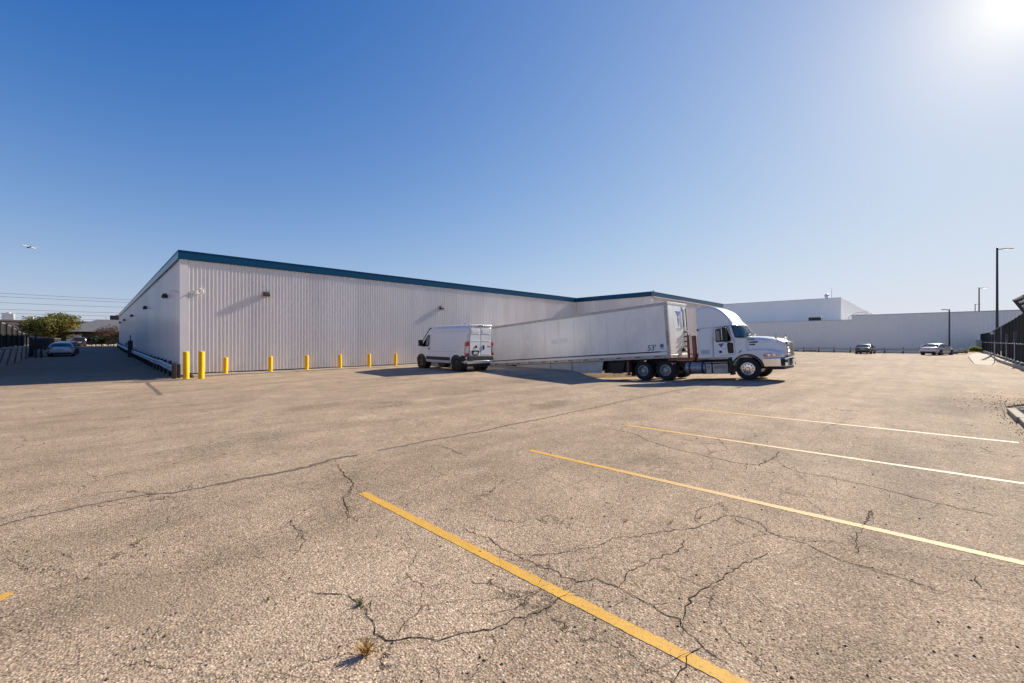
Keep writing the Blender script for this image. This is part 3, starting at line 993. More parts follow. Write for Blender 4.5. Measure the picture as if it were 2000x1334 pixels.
# security cameras at the corner
def bullet_cam(loc, rz, label):
    t = thing('security_camera', label, 'security camera', loc, (0, 0, rz), 'security cameras at the warehouse corner')
    MB().lathe([(0, 0), (.05, 0), (.05, -.03), (.02, -.04), (.02, -.12), (0, -.12)], axis='y', n_=12).build('mount', M['trim'], t, smooth=40)
    MB().lathe([(0, -.34), (.05, -.34), (.055, -.32), (.055, -.10), (.035, -.08), (0, -.08)], axis='y', n_=14).build('body', M['trim'], t, smooth=40)
    MB().lathe([(0, -.345), (.03, -.345), (.032, -.338)], axis='y', n_=12).build('lens', M['blackgloss'], t)
    return t
bullet_cam((0.42, -0.06, 4.28), R(25), 'white bullet camera on the front wall beside the corner')
bullet_cam((-0.06, 0.28, 4.33), R(-90), 'white bullet camera on the side wall just round the corner')
mb = MB()
pts = [(0.13 * math.cos(a * .3), -0.012 * math.sin(a), 0.13 * math.sin(a * .3)) for a in range(43)]
mb.tube(pts, 0.022, 6)
o = mb.build('cable_coil', M['trim'], loc=(0.75, -0.09, 4.40), smooth=60)
tag(o, 'small coil of white cable hanging by the corner camera', 'cable')

# bollards
def bollard_mb(h, r):
    mb = MB()
    mb.lathe([(r * 1.02, 0), (r, .02), (r, h - r * .55), (r * .9, h - r * .25), (r * .6, h - r * .06), (0.001, h)], n_=20)
    return mb
short = bollard_mb(0.87, 0.105).mesh('bollard', M['yellow'], 35)
tall = bollard_mb(1.32, 0.125).mesh('bollard', M['yellow'], 35)
boll = [(0.05, -1.18, tall, 'tall yellow bollard right at the warehouse corner'),
        (0.56, -1.74, tall, 'tall yellow bollard standing nearest the camera, second from the corner'),
        (1.74, -0.55, short, 'short yellow bollard closest to the two tall ones'),
        (3.83, -0.55, short, 'short yellow bollard below the front wall lamp'),
        (5.74, -0.55, short, 'short yellow bollard fourth from the van'),
        (7.71, -0.55, short, 'short yellow bollard third from the van'),
        (9.62, -0.55, short, 'short yellow bollard second from the van'),
        (11.52, -0.55, short, 'short yellow bollard nearest the white van')]
for x, y, me, lab in boll:
    z = 0.13 if me is short else gz(x, y)
    o = inst('bollard', me, None, (x, y, z), (R(random.uniform(-1, 1)), R(random.uniform(-1, 1)), random.uniform(0, 6)))
    tag(o, lab, 'bollard', 'yellow bollards along the front wall')

# guardrail along the side wall
def wbeam(prof_h=0.31, t=0.008):
    o = [(0, -.155), (.035, -.13), (.08, -.11), (.08, -.05), (.035, -.03), (0, 0), (.035, .03), (.08, .05), (.08, .11), (.035, .13), (0, .155)]
    return o + [(a - t, b) for a, b in o[::-1]]
gr = thing('guardrail', 'dented galvanised guardrail on dark posts along the shaded side wall', 'guardrail')
WB = wbeam()
nseg = 20
rg = random.Random(3)
ys = [-0.4 + i * 3.8 for i in range(21)]
for i in range(20):
    secs = []
    for k in range(5):
        y = ys[i] + 3.8 * k / 4
        x = -0.36 - 0.6 * max(y, 0) / 74
        zt = 0.52 + max(0, y) * .0052 + max(0, y) ** 2 * 0.00006
        dx = rg.uniform(-.02, .05) if (k not in (0, 4) and i < 3) else 0
        tw = rg.uniform(-.03, .03) if i < 2 else 0
        secs.append([(x - a - dx, y, zt + b + tw) for a, b in WB])
    MB().loft(secs).build('rail', M['galv'], gr, smooth=40)
pmesh = MB().box(-.11, .0, -.08, .08, -.2, .78).mesh('post', M['wood'])
for i in range(40):
    y = -0.35 + i * 1.9
    x = -0.24 - 0.6 * max(y, 0) / 74
    inst('post', pmesh, gr, (x, y, gz(-.5, y) + .0), (0, R(rg.uniform(-2, 2)), 0), (1, 1, 1 + max(0, y) * .0005))
MB().box(-.42, -.26, -.72, -.56, -.1, .76).build('end_post', M['wood'], gr, bevel=.02)
MB().box(-.22, -.08, -.5, -.36, -.1, .72).build('end_post', M['wood'], gr, bevel=.02)
t = thing('meter_post', 'dark square service post standing before the guardrail', 'post', (-0.75, 31.0, gz(-.7, 31)))
MB().box(-.19, .19, -.16, .16, 0, 1.7).build('cabinet', M['darkmetal'], t, bevel=.02)
MB().lathe([(0.001, 2.25), (.045, 2.24), (.045, 1.7)], n_=12).build('cap', M['black'], t, smooth=40)
MB().box(-.34, -.22, -.07, .07, 1.2, 1.45).build('side_box', M['black'], t)
MB().box(-.05, .05, -.21, -.2, 0.9, 1.2).build('label_plate', M['darkmetal'], t)
# ------------------------------------------------------------------ vehicles
def wheel_meshes(r, w, rim_r, dish, rim_mat, holes=10, hub_r=None, hubd=None):
    """axis along y, outer face towards -y, centre at origin"""
    h = w / 2
    ty = MB().lathe([(rim_r, -h * .92), (rim_r + (r - rim_r) * .45, -h), (r * .965, -h * .93), (r, -h * .74), (r, -h * .2), (r * .985, -h * .17), (r * .985, h * .17), (r, h * .2), (r, h * .74), (r * .965, h * .93), (rim_r + (r - rim_r) * .45, h), (rim_r, h * .92), (rim_r, -h * .92)], axis='y', n_=36)
    for k in range(36):          # tread lugs
        a = 2 * math.pi * k / 36
        for s in (-1, 1):
            c = (r * math.cos(a), s * h * .47, r * math.sin(a))
            ty.obox(c, (.006 * math.cos(a), 0, .006 * math.sin(a)), (0, h * .22, 0), (-.018 * r / .5 * math.sin(a), 0, .018 * r / .5 * math.cos(a)))
    tyre = ty.mesh('tyre', M['tyre'], 35)
    hub_r = hub_r or rim_r * .38
    y0 = -h * .9
    rm = MB().lathe([(rim_r * 1.02, y0 - .008), (rim_r * .95, y0 - .012), (rim_r * .90, y0 + .01), (rim_r * .88, y0 + dish), (hub_r * 1.25, y0 + dish * 1.0), (hub_r, y0 + dish * .9), (hub_r, y0 + dish - (hubd if hubd is not None else .09)), (hub_r * .75, y0 + dish - (hubd if hubd is not None else .09) - .02), (0.001, y0 + dish - (hubd if hubd is not None else .09) - .02)], axis='y', n_=32)
    for k in range(10):
        a = 2 * math.pi * (k + .5) / 10
        rr = (hub_r * 1.18)
        rm.lathe([(.001, y0 + dish - .045), (.014, y0 + dish - .045), (.018, y0 + dish)], (rr * math.cos(a), 0, rr * math.sin(a)), 'y', 6)
    rim = rm.mesh('rim', rim_mat, 30)
    hm = MB()
    rr = rim_r * .70
    for k in range(holes):
        a = 2 * math.pi * k / holes
        hm.lathe([(rim_r * .10, y0 + dish - .004), (.001, y0 + dish - .006)], (rr * math.cos(a), 0, rr * math.sin(a)), 'y', 12)
    hole = hm.mesh('hand_holes', M['black'])
    return tyre, rim, hole
def put_wheel(parent, ms, loc, flip=False, sc=1.0):
    tyre, rim, hole = ms
    w = inst('wheel', tyre, parent, loc, (0, random.uniform(0, 1), math.pi if flip else 0), (sc, sc, sc))
    inst('rim', rim, w)
    inst('hub_hole', hole, w)
    return w

# ---- tractor: local x forward, y left, z up; origin on the ground under the front axle
TX, TY = 19.93, -20.5
PITCH = math.atan(0.0745)
tr = thing('tractor_unit', 'white sleeper cab truck tractor with chrome bumper coupled to the trailer', 'truck', (TX, TY, 0.015), (0, 0, 0))
tr.rotation_mode = 'XYZ'
tr.rotation_euler = (Matrix.Rotation(R(-90), 3, 'Z') @ Matrix.Rotation(-PITCH * .93, 3, 'Y')).to_euler()

cabp = [(-2.28, 1.04), (-2.30, 3.58), (-2.22, 3.68), (-1.95, 3.745), (-1.65, 3.73), (-1.35, 3.62), (-1.08, 3.44), (-.85, 3.22), (-.70, 2.98), (-.60, 2.78), (-.62, 2.70), (-.68, 2.62), (-.56, 2.06), (.05, 1.98), (.05, 1.04)]
def wcab(x, z):
    w = 1.19 if x < -1.45 else 1.16
    if z > 2.7:
        w -= 0.20 * ((z - 2.7) / 1.05) ** 1.5
        w -= 0.10 * sm(-1.7, -.5, x)
    return w
mb = MB()
secs = []
n_ = len(cabp)
cx, cz = -1.2, 2.0
rows = []
for s, ins in ((-1, .10), (-1, .0), (1, .0), (1, .10)):
    ring = []
    for (x, z) in cabp:
        w = wcab(x, z)
        yy = s * (w if ins else w - .10)
        dx, dz = cx - x, cz - z
        L = math.hypot(dx, dz)
        k = ins / L
        ring.append((x + dx * k, yy, z + dz * k))
    rows.append(ring)
mb.loft(rows)
body = mb.build('cab', M['white'], tr, bevel=.05, seg=3)
# windscreen, in two panes in a black gasket
def slab_quad(pts, off, th, mi=0):
    a, b, c, d = [Vector(p) for p in pts]
    nn = (b - a).cross(d - a).normalized()
    mbb = MB()
    q = [p + nn * off for p in (a, b, c, d)] + [p + nn * (off + th) for p in (a, b, c, d)]
    return mbb.add(q, [(3, 2, 1, 0), (4, 5, 6, 7), (0, 1, 5, 4), (1, 2, 6, 5), (2, 3, 7, 6), (3, 0, 4, 7)], mi)
def ws_pt(t, y):      # t 0 bottom .. 1 top, wraps back at the sides
    x = .09 - .36 * t - (.56 - .22 * t) * (abs(y) / 1.09) ** 2.4
    z = 2.07 + (2.63 - 2.07) * t
    return (x, y, z)
for s in (-1, 1):
    mb = MB()
    ysn = [s * v for v in (.02, .3, .55, .75, .9, 1.0, 1.09)]
    mb.loft([[ws_pt(t, y) for y in ysn] for t in (0.04, .5, .97)], closed=False, caps=False)
    mb.build('windscreen', M['glass'], tr, smooth=60)
mb = MB()
for s in (-1, 1):
    mb.tube([ws_pt(0, s * y) for y in (0, .3, .55, .75, .9, 1.0, 1.09)], .022, 6)
    mb.tube([ws_pt(1, s * y) for y in (0, .3, .55, .75, .9, 1.0, 1.09)], .022, 6)
    mb.tube([ws_pt(t, s * 1.09) for t in (0, .5, 1)], .026, 6)
mb.tube([ws_pt(t, 0) for t in (0, 1)], .02, 6)
mb.build('windscreen_gasket', M['black'], tr)
mb = MB()
for s in (-1, 1):
    mb.loft([[(ws_pt(t, s * 1.09)[0], s * 1.095, ws_pt(t, 0)[2]) for t in (-.05, .5, 1.05)], [(-.62 - .06 * t, s * 1.155, ws_pt(t, 0)[2]) for t in (-.05, .5, 1.05)]], closed=False, caps=False)
yy_ = (-1.09, -1.0, -.8, -.5, 0, .5, .8, 1.0, 1.09)
mb.loft([[ws_pt(1.03, y) for y in yy_], [(ws_pt(1.03, y)[0] - .07 - .1 * (1 - abs(y) / 1.09), y * .98, 2.74) for y in yy_], [(-.64, y * .93, 2.86) for y in yy_]], closed=False, caps=False)
mb.loft([[ws_pt(-.03, y) for y in yy_], [(.10, y, 2.02) for y in yy_]], closed=False, caps=False)
MB().add([(-.655, -1.08, 2.62), (-.655, 1.08, 2.62), (-.53, 1.08, 2.06), (-.53, -1.08, 2.06)], [(0, 1, 2, 3)]).build('cab_interior', M['interior'], tr)
for y in (-.55, .55):
    MB().box(-.62, -.5, y - .24, y + .24, 2.05, 2.5).build('seat_back', M['seat'], tr, bevel=.04)
mb.build('windscreen_pillar', M['white'], tr)
mb = MB()
mb.tube([(.02, -.75, 2.12), (-.02, -.2, 2.2)], .012, 5).tube([(.02, .15, 2.12), (-.02, .7, 2.2)], .012, 5)
mb.build('wiper', M['black'], tr)
MB().box(-.45, -.12, -.8, .8, 2.02, 2.09).build('dashboard', M['interior'], tr, bevel=.03)
# sun visor lip with marker lamps
for y in (-.85, -.45, 0, .45, .85):
    MB().box(-.60, -.52, y - .05, y + .05, 2.80, 2.83).build('marker_lamp', M['amber'], tr, bevel=.01)
# doors, both sides
def side_poly(pts, y, th, s):
    return MB().prism(pts, s * y, s * (y + th), 'y')
for s in (-1, 1):
    dpoly = [(-1.42, 1.24), (-1.40, 2.52), (-1.34, 2.58), (-.82, 2.60), (-.75, 2.54), (-.58, 2.05), (-.50, 1.88), (-.50, 1.30), (-.56, 1.22), (-1.36, 1.20)]
    d = side_poly(dpoly, 1.158, .012, s).build('door', M['white'], tr, bevel=.006)
    mb = MB()
    mb.tube([(x, s * 1.168, z) for x, z in dpoly + [dpoly[0]]], .009, 5)
    mb.build('door_seal', M['black'], d)
    win = [(-1.34, 1.92), (-1.32, 2.46), (-1.27, 2.52), (-.86, 2.53), (-.80, 2.47), (-.65, 2.03), (-.66, 1.92), (-.70, 1.88), (-1.30, 1.88)]
    side_poly(win, 1.171, .006, s).build('window', M['darkglass'], d)
    side_poly([(-1.31, 1.95), (-1.29, 2.42), (-1.16, 2.43), (-1.14, 1.93)], 1.178, .003, s).build('sun_blind', M['seat'], d)
    mb = MB()
    mb.tube([(x, s * 1.175, z) for x, z in win + [win[0]]], .016, 6)
    mb.build('window_gasket', M['black'], d)
    low = [(-.80, 1.34), (-.82, 1.74), (-.79, 1.78), (-.60, 1.78), (-.57, 1.74), (-.57, 1.34), (-.60, 1.31), (-.77, 1.31)]
    side_poly(low, 1.171, .006, s).build('look_down_window', M['brown'], d)
    mb = MB()
    mb.tube([(x, s * 1.177, z) for x, z in low + [low[0]]], .018, 6)
    mb.build('window_gasket', M['black'], d)
    side_poly([(-1.22, 1.32), (-1.22, 1.44), (-1.09, 1.44), (-1.09, 1.32)], 1.171, .02, s).build('door_handle', M['black'], d, bevel=.01)
    # door emblem: a blue downward triangle over two lines of small print
    tri = MB().prism([(-1.25, 1.78), (-.97, 1.80), (-1.11, 1.58)], s * 1.171, s * 1.1735, 'y')
    tri.build('door_emblem', M['logoblue'], d)
    MB().lathe([(.035, -.002), (.035, .002), (.001, .002)], (-1.11, s * 1.174, 1.665), 'y', 12).build('emblem_disc', M['white'], d)
    rr = random.Random(4)
    mb = MB()
    for row, (z, x0, x1) in enumerate(((1.545, -1.31, -.91), (1.505, -1.19, -1.02))):
        x = x0
        while x < x1:
            w = rr.uniform(.014, .022)
            mb.box(x, x + w, s * 1.171 - .002, s * 1.171 + .002, z - .011, z + .011)
            x += w + .012 + (.02 if rr.random() < .15 else 0)
    mb.build('door_print', M['textdark'], d)
    # sleeper: vertical seam, light, vent strip, small print block
    mb = MB()
    mb.tube([(-1.47, s * 1.19, 1.1), (-1.47, s * 1.19, 2.6)], .008, 5)
    mb.tube([(-2.2, s * 1.185, 2.6), (-.62, s * 1.17, 2.64)], .007, 5)
    mb.build('body_seam', M['textgrey'], tr)
    MB().box(-2.22, -2.14, min(s * 1.17, s * 1.22), max(s * 1.17, s * 1.22), 2.50, 2.59).build('side_lamp', M['black'], tr, bevel=.015)
    MB().box(-1.56, -1.50, min(s * 1.18, s * 1.225), max(s * 1.18, s * 1.225), 1.16, 2.12).build('grab_rail', M['white'], tr, bevel=.015)
    mb = MB()
    for row in range(5):
        x = -2.08
        while x < -1.66:
            w = rr.uniform(.015, .03)
            mb.box(x, x + w, s * 1.192 - .002, s * 1.192 + .002, 1.30 + row * .045, 1.325 + row * .045)
            x += w + .012
    mb.build('sleeper_print', M['textgrey'], tr)
    # big door mirror
    m_ = MB().box(-.90, -.72, min(s * 1.36, s * 1.62), max(s * 1.36, s * 1.62), 1.90, 2.56).build('door_mirror', M['black'], tr, bevel=.04)
    MB().tube([(-.70, s * 1.17, 2.58), (-.78, s * 1.5, 2.62), (-.80, s * 1.5, 1.84), (-.70, s * 1.17, 1.80)], .02, 6).build('mirror_arm', M['black'], m_)
    MB().box(-.92, -.905, min(s * 1.39, s * 1.59), max(s * 1.39, s * 1.59), 1.95, 2.5).build('mirror_glass', M['chrome'], m_)
# hood
def hood_sec(x, w, zt, zs, crown=.05, rnd_=.16):
    pts = []
    for y, z in ((-w, zs), (-w, zt - rnd_ * 1.5), (-w + .02, zt - rnd_ * .8), (-w + rnd_ * .5, zt - rnd_ * .25), (-w + rnd_ * 1.2, zt - .01), (-w * .4, zt + crown * .8), (0, zt + crown)):
        pts.append((x, y, z))
    return pts + [(x_, -y_, z_) for x_, y_, z_ in pts[-2::-1]]
hs = [hood_sec(-.06, 1.04, 2.05, 1.15), hood_sec(.2, 1.01, 2.02, 1.2), hood_sec(.6, .97, 1.98, 1.2), hood_sec(.95, .92, 1.91, 1.2), hood_sec(1.2, .85, 1.84, 1.15), hood_sec(1.37, .77, 1.77, 1.1), hood_sec(1.47, .70, 1.70, 1.08, .05), hood_sec(1.51, .66, 1.64, 1.08, .03)]
hood = MB().loft(hs).build('hood', M['white'], tr, smooth=50)
for s in (-1, 1):
    for z in (1.66, 1.77):
        MB().box(-.02 + (z - 1.7), .38 + (z - 1.7), min(s * 0.93, s * 1.025), max(s * 0.93, s * 1.025), z - .035, z + .035).build('hood_vent', M['black'], hood, bevel=.025)
    MB().tube([(-.32, s * 1.2, 1.30), (-.10, s * 1.08, 1.56)], .022, 6).build('hood_latch', M['black'], hood)
    text_obj('fleet_number', 'NLC 4028', .085, M['textdark'], hood, (.16, s * 1.022, 1.90), (R(90), 0, 0 if s < 0 else R(180)), .004, bold=.004)
    # fender over the front wheel with a black lip
    arc = [(0.62 * math.cos(a), .52 + .62 * math.sin(a)) for a in [R(8 + i * (164 - 8) / 14) for i in range(15)]]
    outer = [(-.62, .72), (-.66, 1.08), (-.45, 1.27), (-.15, 1.36), (.3, 1.40), (.8, 1.36), (1.15, 1.29), (1.40, 1.16), (1.46, 1.02), (1.3, 1.0), (.68, 1.0), (.63, .66)]
    poly = outer + arc
    mb = MB()
    ringa = [(x, s * 1.20 - s * .10 * sm(.8, 1.6, x), z) for x, z in poly]
    ringb = [(x, s * .80, z + (.10 if z > 1.1 else 0)) for x, z in poly]
    ringc = [(x, s * .60, z + (.12 if z > 1.1 else 0)) for x, z in poly]
    mb.loft([ringa, ringb, ringc])
    fe = mb.build('fender', M['white'], hood, bevel=.04, seg=3)
    mb = MB()
    la = [(0.64 * math.cos(a), .52 + .64 * math.sin(a)) for a in [R(5 + i * 10.5) for i in range(16)]]
    lb = [(0.71 * math.cos(a), .52 + .71 * math.sin(a)) for a in [R(5 + i * 10.5) for i in range(16)]]
    mb.loft([[(a[0], s * 1.13, a[1]), (b[0], s * 1.13, b[1]), (b[0], s * 1.235, b[1]), (a[0], s * 1.235, a[1])] for a, b in zip(la, lb)])
    mb.build('wheel_arch_lip', M['black'], fe)
    # headlight: long lens at the fender's front corner
    hl = [(.66, 1.09), (.72, 1.17), (.86, 1.235), (1.10, 1.235), (1.26, 1.18), (1.36, 1.10), (1.31, 1.07), (.8, 1.05)]
    mb = MB()
    mb.loft([[(x, s * (1.21 - .10 * sm(.8, 1.6, x)), z) for x, z in hl], [(x * .99 + .01, s * (1.12 - .10 * sm(.8, 1.6, x)), z) for x, z in hl]])
    hd = mb.build('headlight', M['clearlamp'], hood, bevel=.01)
    for x in (.92, 1.12):
        MB().lathe([(.055, -.004), (.05, .004), (.001, .008)], (x, s * (1.214 - .10 * sm(.8, 1.6, x)), 1.145), 'y', 14).build('lamp_reflector', M['chrome'], hd)
    MB().prism([(.67, 1.09), (.72, 1.16), (.78, 1.19), (.80, 1.07)], s * 1.205, s * 1.215, 'y').build('turn_signal', M['amber'], hd)
    # chrome hood mirror
    mm = MB().lathe([(.001, -.11), (.05, -.09), (.062, 0), (.05, .09), (.001, .11)], (0, 0, 0), 'z', 14).build('hood_mirror', M['chrome'], hood, loc=(1.20, s * 0.98, 1.98), smooth=60)
    MB().tube([(0, 0, -.08), (.03, -s * .12, -.26), (-.02, -s * .22, -.32)], .012, 5).build('mirror_stalk', M['chrome'], mm)
    # black lower arch and mud flap behind the front wheel
    MB().prism([(-.66, 1.10), (-.82, 1.05), (-.80, .42), (-.78, .24), (-.66, .24), (-.68, .55), (-.60, .86)], s * 1.21, s * .75, 'y').build('mud_flap', M['black'], tr, bevel=.01)
# grille with bars
gr_ = MB().box(1.45, 1.53, -.60, .60, 1.03, 1.70).build('grille', M['black'], hood, bevel=.01)
for i in range(8):
    z = 1.08 + i * .081
    w = .61 - .012 * max(0, i - 5) ** 2
    MB().box(1.50, 1.58 - i * .004, -w, w, z - .021, z + .021).build('grille_bar', M['chrome'], gr_, bevel=.008)
MB().box(1.55, 1.568, -.07, .07, 1.28, 1.40).build('grille_badge', M['chrome'], gr_, bevel=.01)
mb = MB().prism([(1.49, 1.60), (1.49, 1.76), (1.41, 1.82), (1.40, 1.67)], -.03, .03, 'y')
mb.build('hood_ornament', M['chrome'], hood, bevel=.01)
# bumper
plan = [(.60, -1.20), (1.10, -1.20), (1.34, -1.12), (1.48, -.96), (1.58, -.62), (1.61, 0), (1.58, .62), (1.48, .96), (1.34, 1.12), (1.10, 1.20), (.60, 1.20), (.60, 1.1), (1.08, 1.1), (1.30, 1.02), (1.42, .86), (1.48, .6), (1.51, 0), (1.48, -.6), (1.42, -.86), (1.30, -1.02), (1.08, -1.1), (.60, -1.1)]
bp_ = MB().prism(plan, .60, .985, 'z').build('bumper', M['chrome'], tr, bevel=.02, seg=3)
for s in (-1, 1):
    MB().obox((1.51, s * .86, .84), (.015 * .85, s * .015 * .5, 0), (-.07 * .42, s * .07 * 2.0, 0), (0, 0, .07)).build('fog_lamp_recess', M['black'], bp_, bevel=.01)
    MB().lathe([(.05, 0), (.001, .02)], (1.585, s * .5, .68), 'x', 10).build('tow_hole', M['black'], bp_)
MB().box(.7, 1.44, -.95, .95, .46, .60).build('air_dam', M['black'], tr, bevel=.03)
MB().box(1.605, 1.616, -.16, .16, .76, .86).build('front_plate', M['plate'], tr)
# chassis
ch = MB()
for s in (-1, 1):
    ch.box(-6.2, 1.4, s * .43 - .04, s * .43 + .04, .74, 1.0)
ch.box(-5.9, -2.0, -.5, .5, .72, .76)
ch.build('chassis_rail', M['darkmetal'], tr)
MB().tube([(0, -1.05, .5), (0, 1.05, .5)], .07, 8).build('front_axle', M['darkmetal'], tr)
FW = wheel_meshes(.515, .30, .30, .035, M['chrome'], 10, .10, .06)
RW = wheel_meshes(.515, .28, .30, .16, M['alu'], 8, .125, .14)
put_wheel(tr, FW, (0, -1.05, .515))
put_wheel(tr, FW, (0, 1.05, .515), True)
for x in (-4.0, -5.3):
    MB().tube([(x, -1.0, .515), (x, 1.0, .515)], .09, 8).build('drive_axle', M['darkmetal'], tr)
    for s in (-1, 1):
        put_wheel(tr, RW, (x, s * 1.08, .515), s > 0)
        put_wheel(tr, RW, (x, s * .74, .515), s > 0)
for s in (-1, 1):
    MB().box(-6.0, -5.985, s * .62 - .0 if s > 0 else -1.24, 1.24 if s > 0 else -.62, .22, .98).build('rear_mud_flap', M['black'], tr)
MB().prism([(-5.5, 1.0), (-5.4, 1.12), (-4.0, 1.16), (-3.9, 1.02)], -.45, .45, 'y').build('fifth_wheel', M['darkmetal'], tr)
MB().box(-3.55, -2.36, -.75, .75, .99, 1.03).build('deck_plate', M['alu'], tr)
MB().box(-3.9, -2.5, -1.02, -.94, 1.02, 1.14).box(-3.9, -2.5, .94, 1.02, 1.02, 1.14).build('frame_guard', M['maroon'], tr)
# fuel tanks, straps, step boxes
for s in (-1, 1):
    tk = MB().lathe([(.001, -2.98), (.26, -2.98), (.305, -2.93), (.305, -1.98), (.26, -1.93), (.001, -1.93)], (0, s * .90, .60), 'x', 28).build('fuel_tank', M['tank'], tr, smooth=40)
    for x in (-2.72, -2.08):
        MB().lathe([(.306, x - .05), (.314, x - .045), (.314, x + .045), (.306, x + .05)], (0, s * .90, .60), 'x', 28).build('tank_strap', M['black'], tk, smooth=40)
    for a, b in ((-1.90, -1.64), (-1.58, -.88)):
        bx = MB().box(a, b, min(s * .66, s * 1.17), max(s * .66, s * 1.17), .30, .80).build('step_box', M['alu'], tr, bevel=.02)
        MB().box(a - .01, b + .01, min(s * .62, s * 1.20), max(s * .62, s * 1.20), .845, .885).build('tread_plate', M['alu'], bx, bevel=.01)
        mb = MB()
        x = a + .06
        while x < b - .05:
            for r_ in range(3):
                mb.box(x, x + .022, s * 1.172 - .004, s * 1.172 + .004, .57 + r_ * .055, .605 + r_ * .055)
            x += .04
        mb.build('step_grip', M['black'], bx)
MB().box(-2.0, -.8, -.6, .6, .5, .95).build('gearbox', M['darkmetal'], tr)
MB().box(.0, 1.3, -.45, .45, .5, 1.3).build('engine_block', M['darkmetal'], tr)
# things between cab and trailer: twin maroon tubes, hoses, orange connector, deck lamp
for (x, y, z1, r_) in ((-2.56, -.74, 2.28, .115), (-2.90, -.66, 2.36, .075)):
    tb = MB().lathe([(r_ * .8, .98), (r_, 1.0), (r_, 1.60), (r_ * 1.1, 1.61), (r_ * 1.1, 1.66), (r_, 1.67), (r_, z1), (r_ * .85, z1 + .01), (r_ * .85, z1 - .2)], (x, y, 0), 'z', 18).build('maroon_pipe', M['maroon'], tr, smooth=40)
MB().tube([(-2.74, -.72, 1.0), (-2.74, -.72, 2.42)], .022, 6).build('pipe_bracket', M['galv'], tr)
hb = MB()
for k in range(3):
    y = .25 + k * .14
    hb.tube([(-2.33, y, 2.0 - k * .08), (-2.6, y + .05, 1.5 - .1 * k), (-2.9, y, 1.22), (-3.25, y - .1, 1.35), (-3.5, y - .15, 1.75 - k * .12)], .026, 6)
hb.tube([(-2.3, -.9, 1.35), (-2.45, -.98, 1.15), (-2.5, -.9, 1.0)], .03, 6)
hb.build('air_hose', M['black'], tr, smooth=60)
MB().lathe([(.09, .98), (.07, 1.12), (.045, 1.28), (.001, 1.29)], (-2.36, -.85, 0), 'z', 12).build('orange_cone', M['orange'], tr, smooth=40)
MB().lathe([(.05, 1.0), (.045, 1.1), (.001, 1.12)], (-2.15, -1.0, 0), 'z', 10).build('amber_lamp', M['amber'], tr)

# ---- trailer: local x forward, origin at the front face, bottom rail, centre line
tl = thing('semi_trailer', 'long white box trailer backed down into the sunken dock', 'trailer', (TX, -16.78, 0.93))
tl.rotation_euler = (Matrix.Rotation(R(-90), 3, 'Z') @ Matrix.Rotation(-PITCH, 3, 'Y')).to_euler()
L_, H_, W_ = 16.15, 3.04, 1.29
MB().box(-L_ + .02, -.03, -W_ + .03, W_ - .03, .2, H_ - .04).build('box_core', M['dirtywhite'], tl)
MB().box(-L_, 0, -W_, W_, H_ - .035, H_).build('roof', M['dirtywhite'], tl, bevel=.01)
np_ = 13
pw_ = (L_ - .16) / np_
pan = MB().box(.004, pw_ - .004, -.006, .0, .40, H_ - .16)
pan.box(-.03, .03, -.018, -.006, .40, H_ - .16)
for k in range(22):                                  # rivets along the seam
    z = .5 + k * .115
    pan.obox((.0, -.020, z), (.009, 0, 0), (0, .004, 0), (0, 0, .009))
panm = pan.mesh('side_panel', M['trailer'])
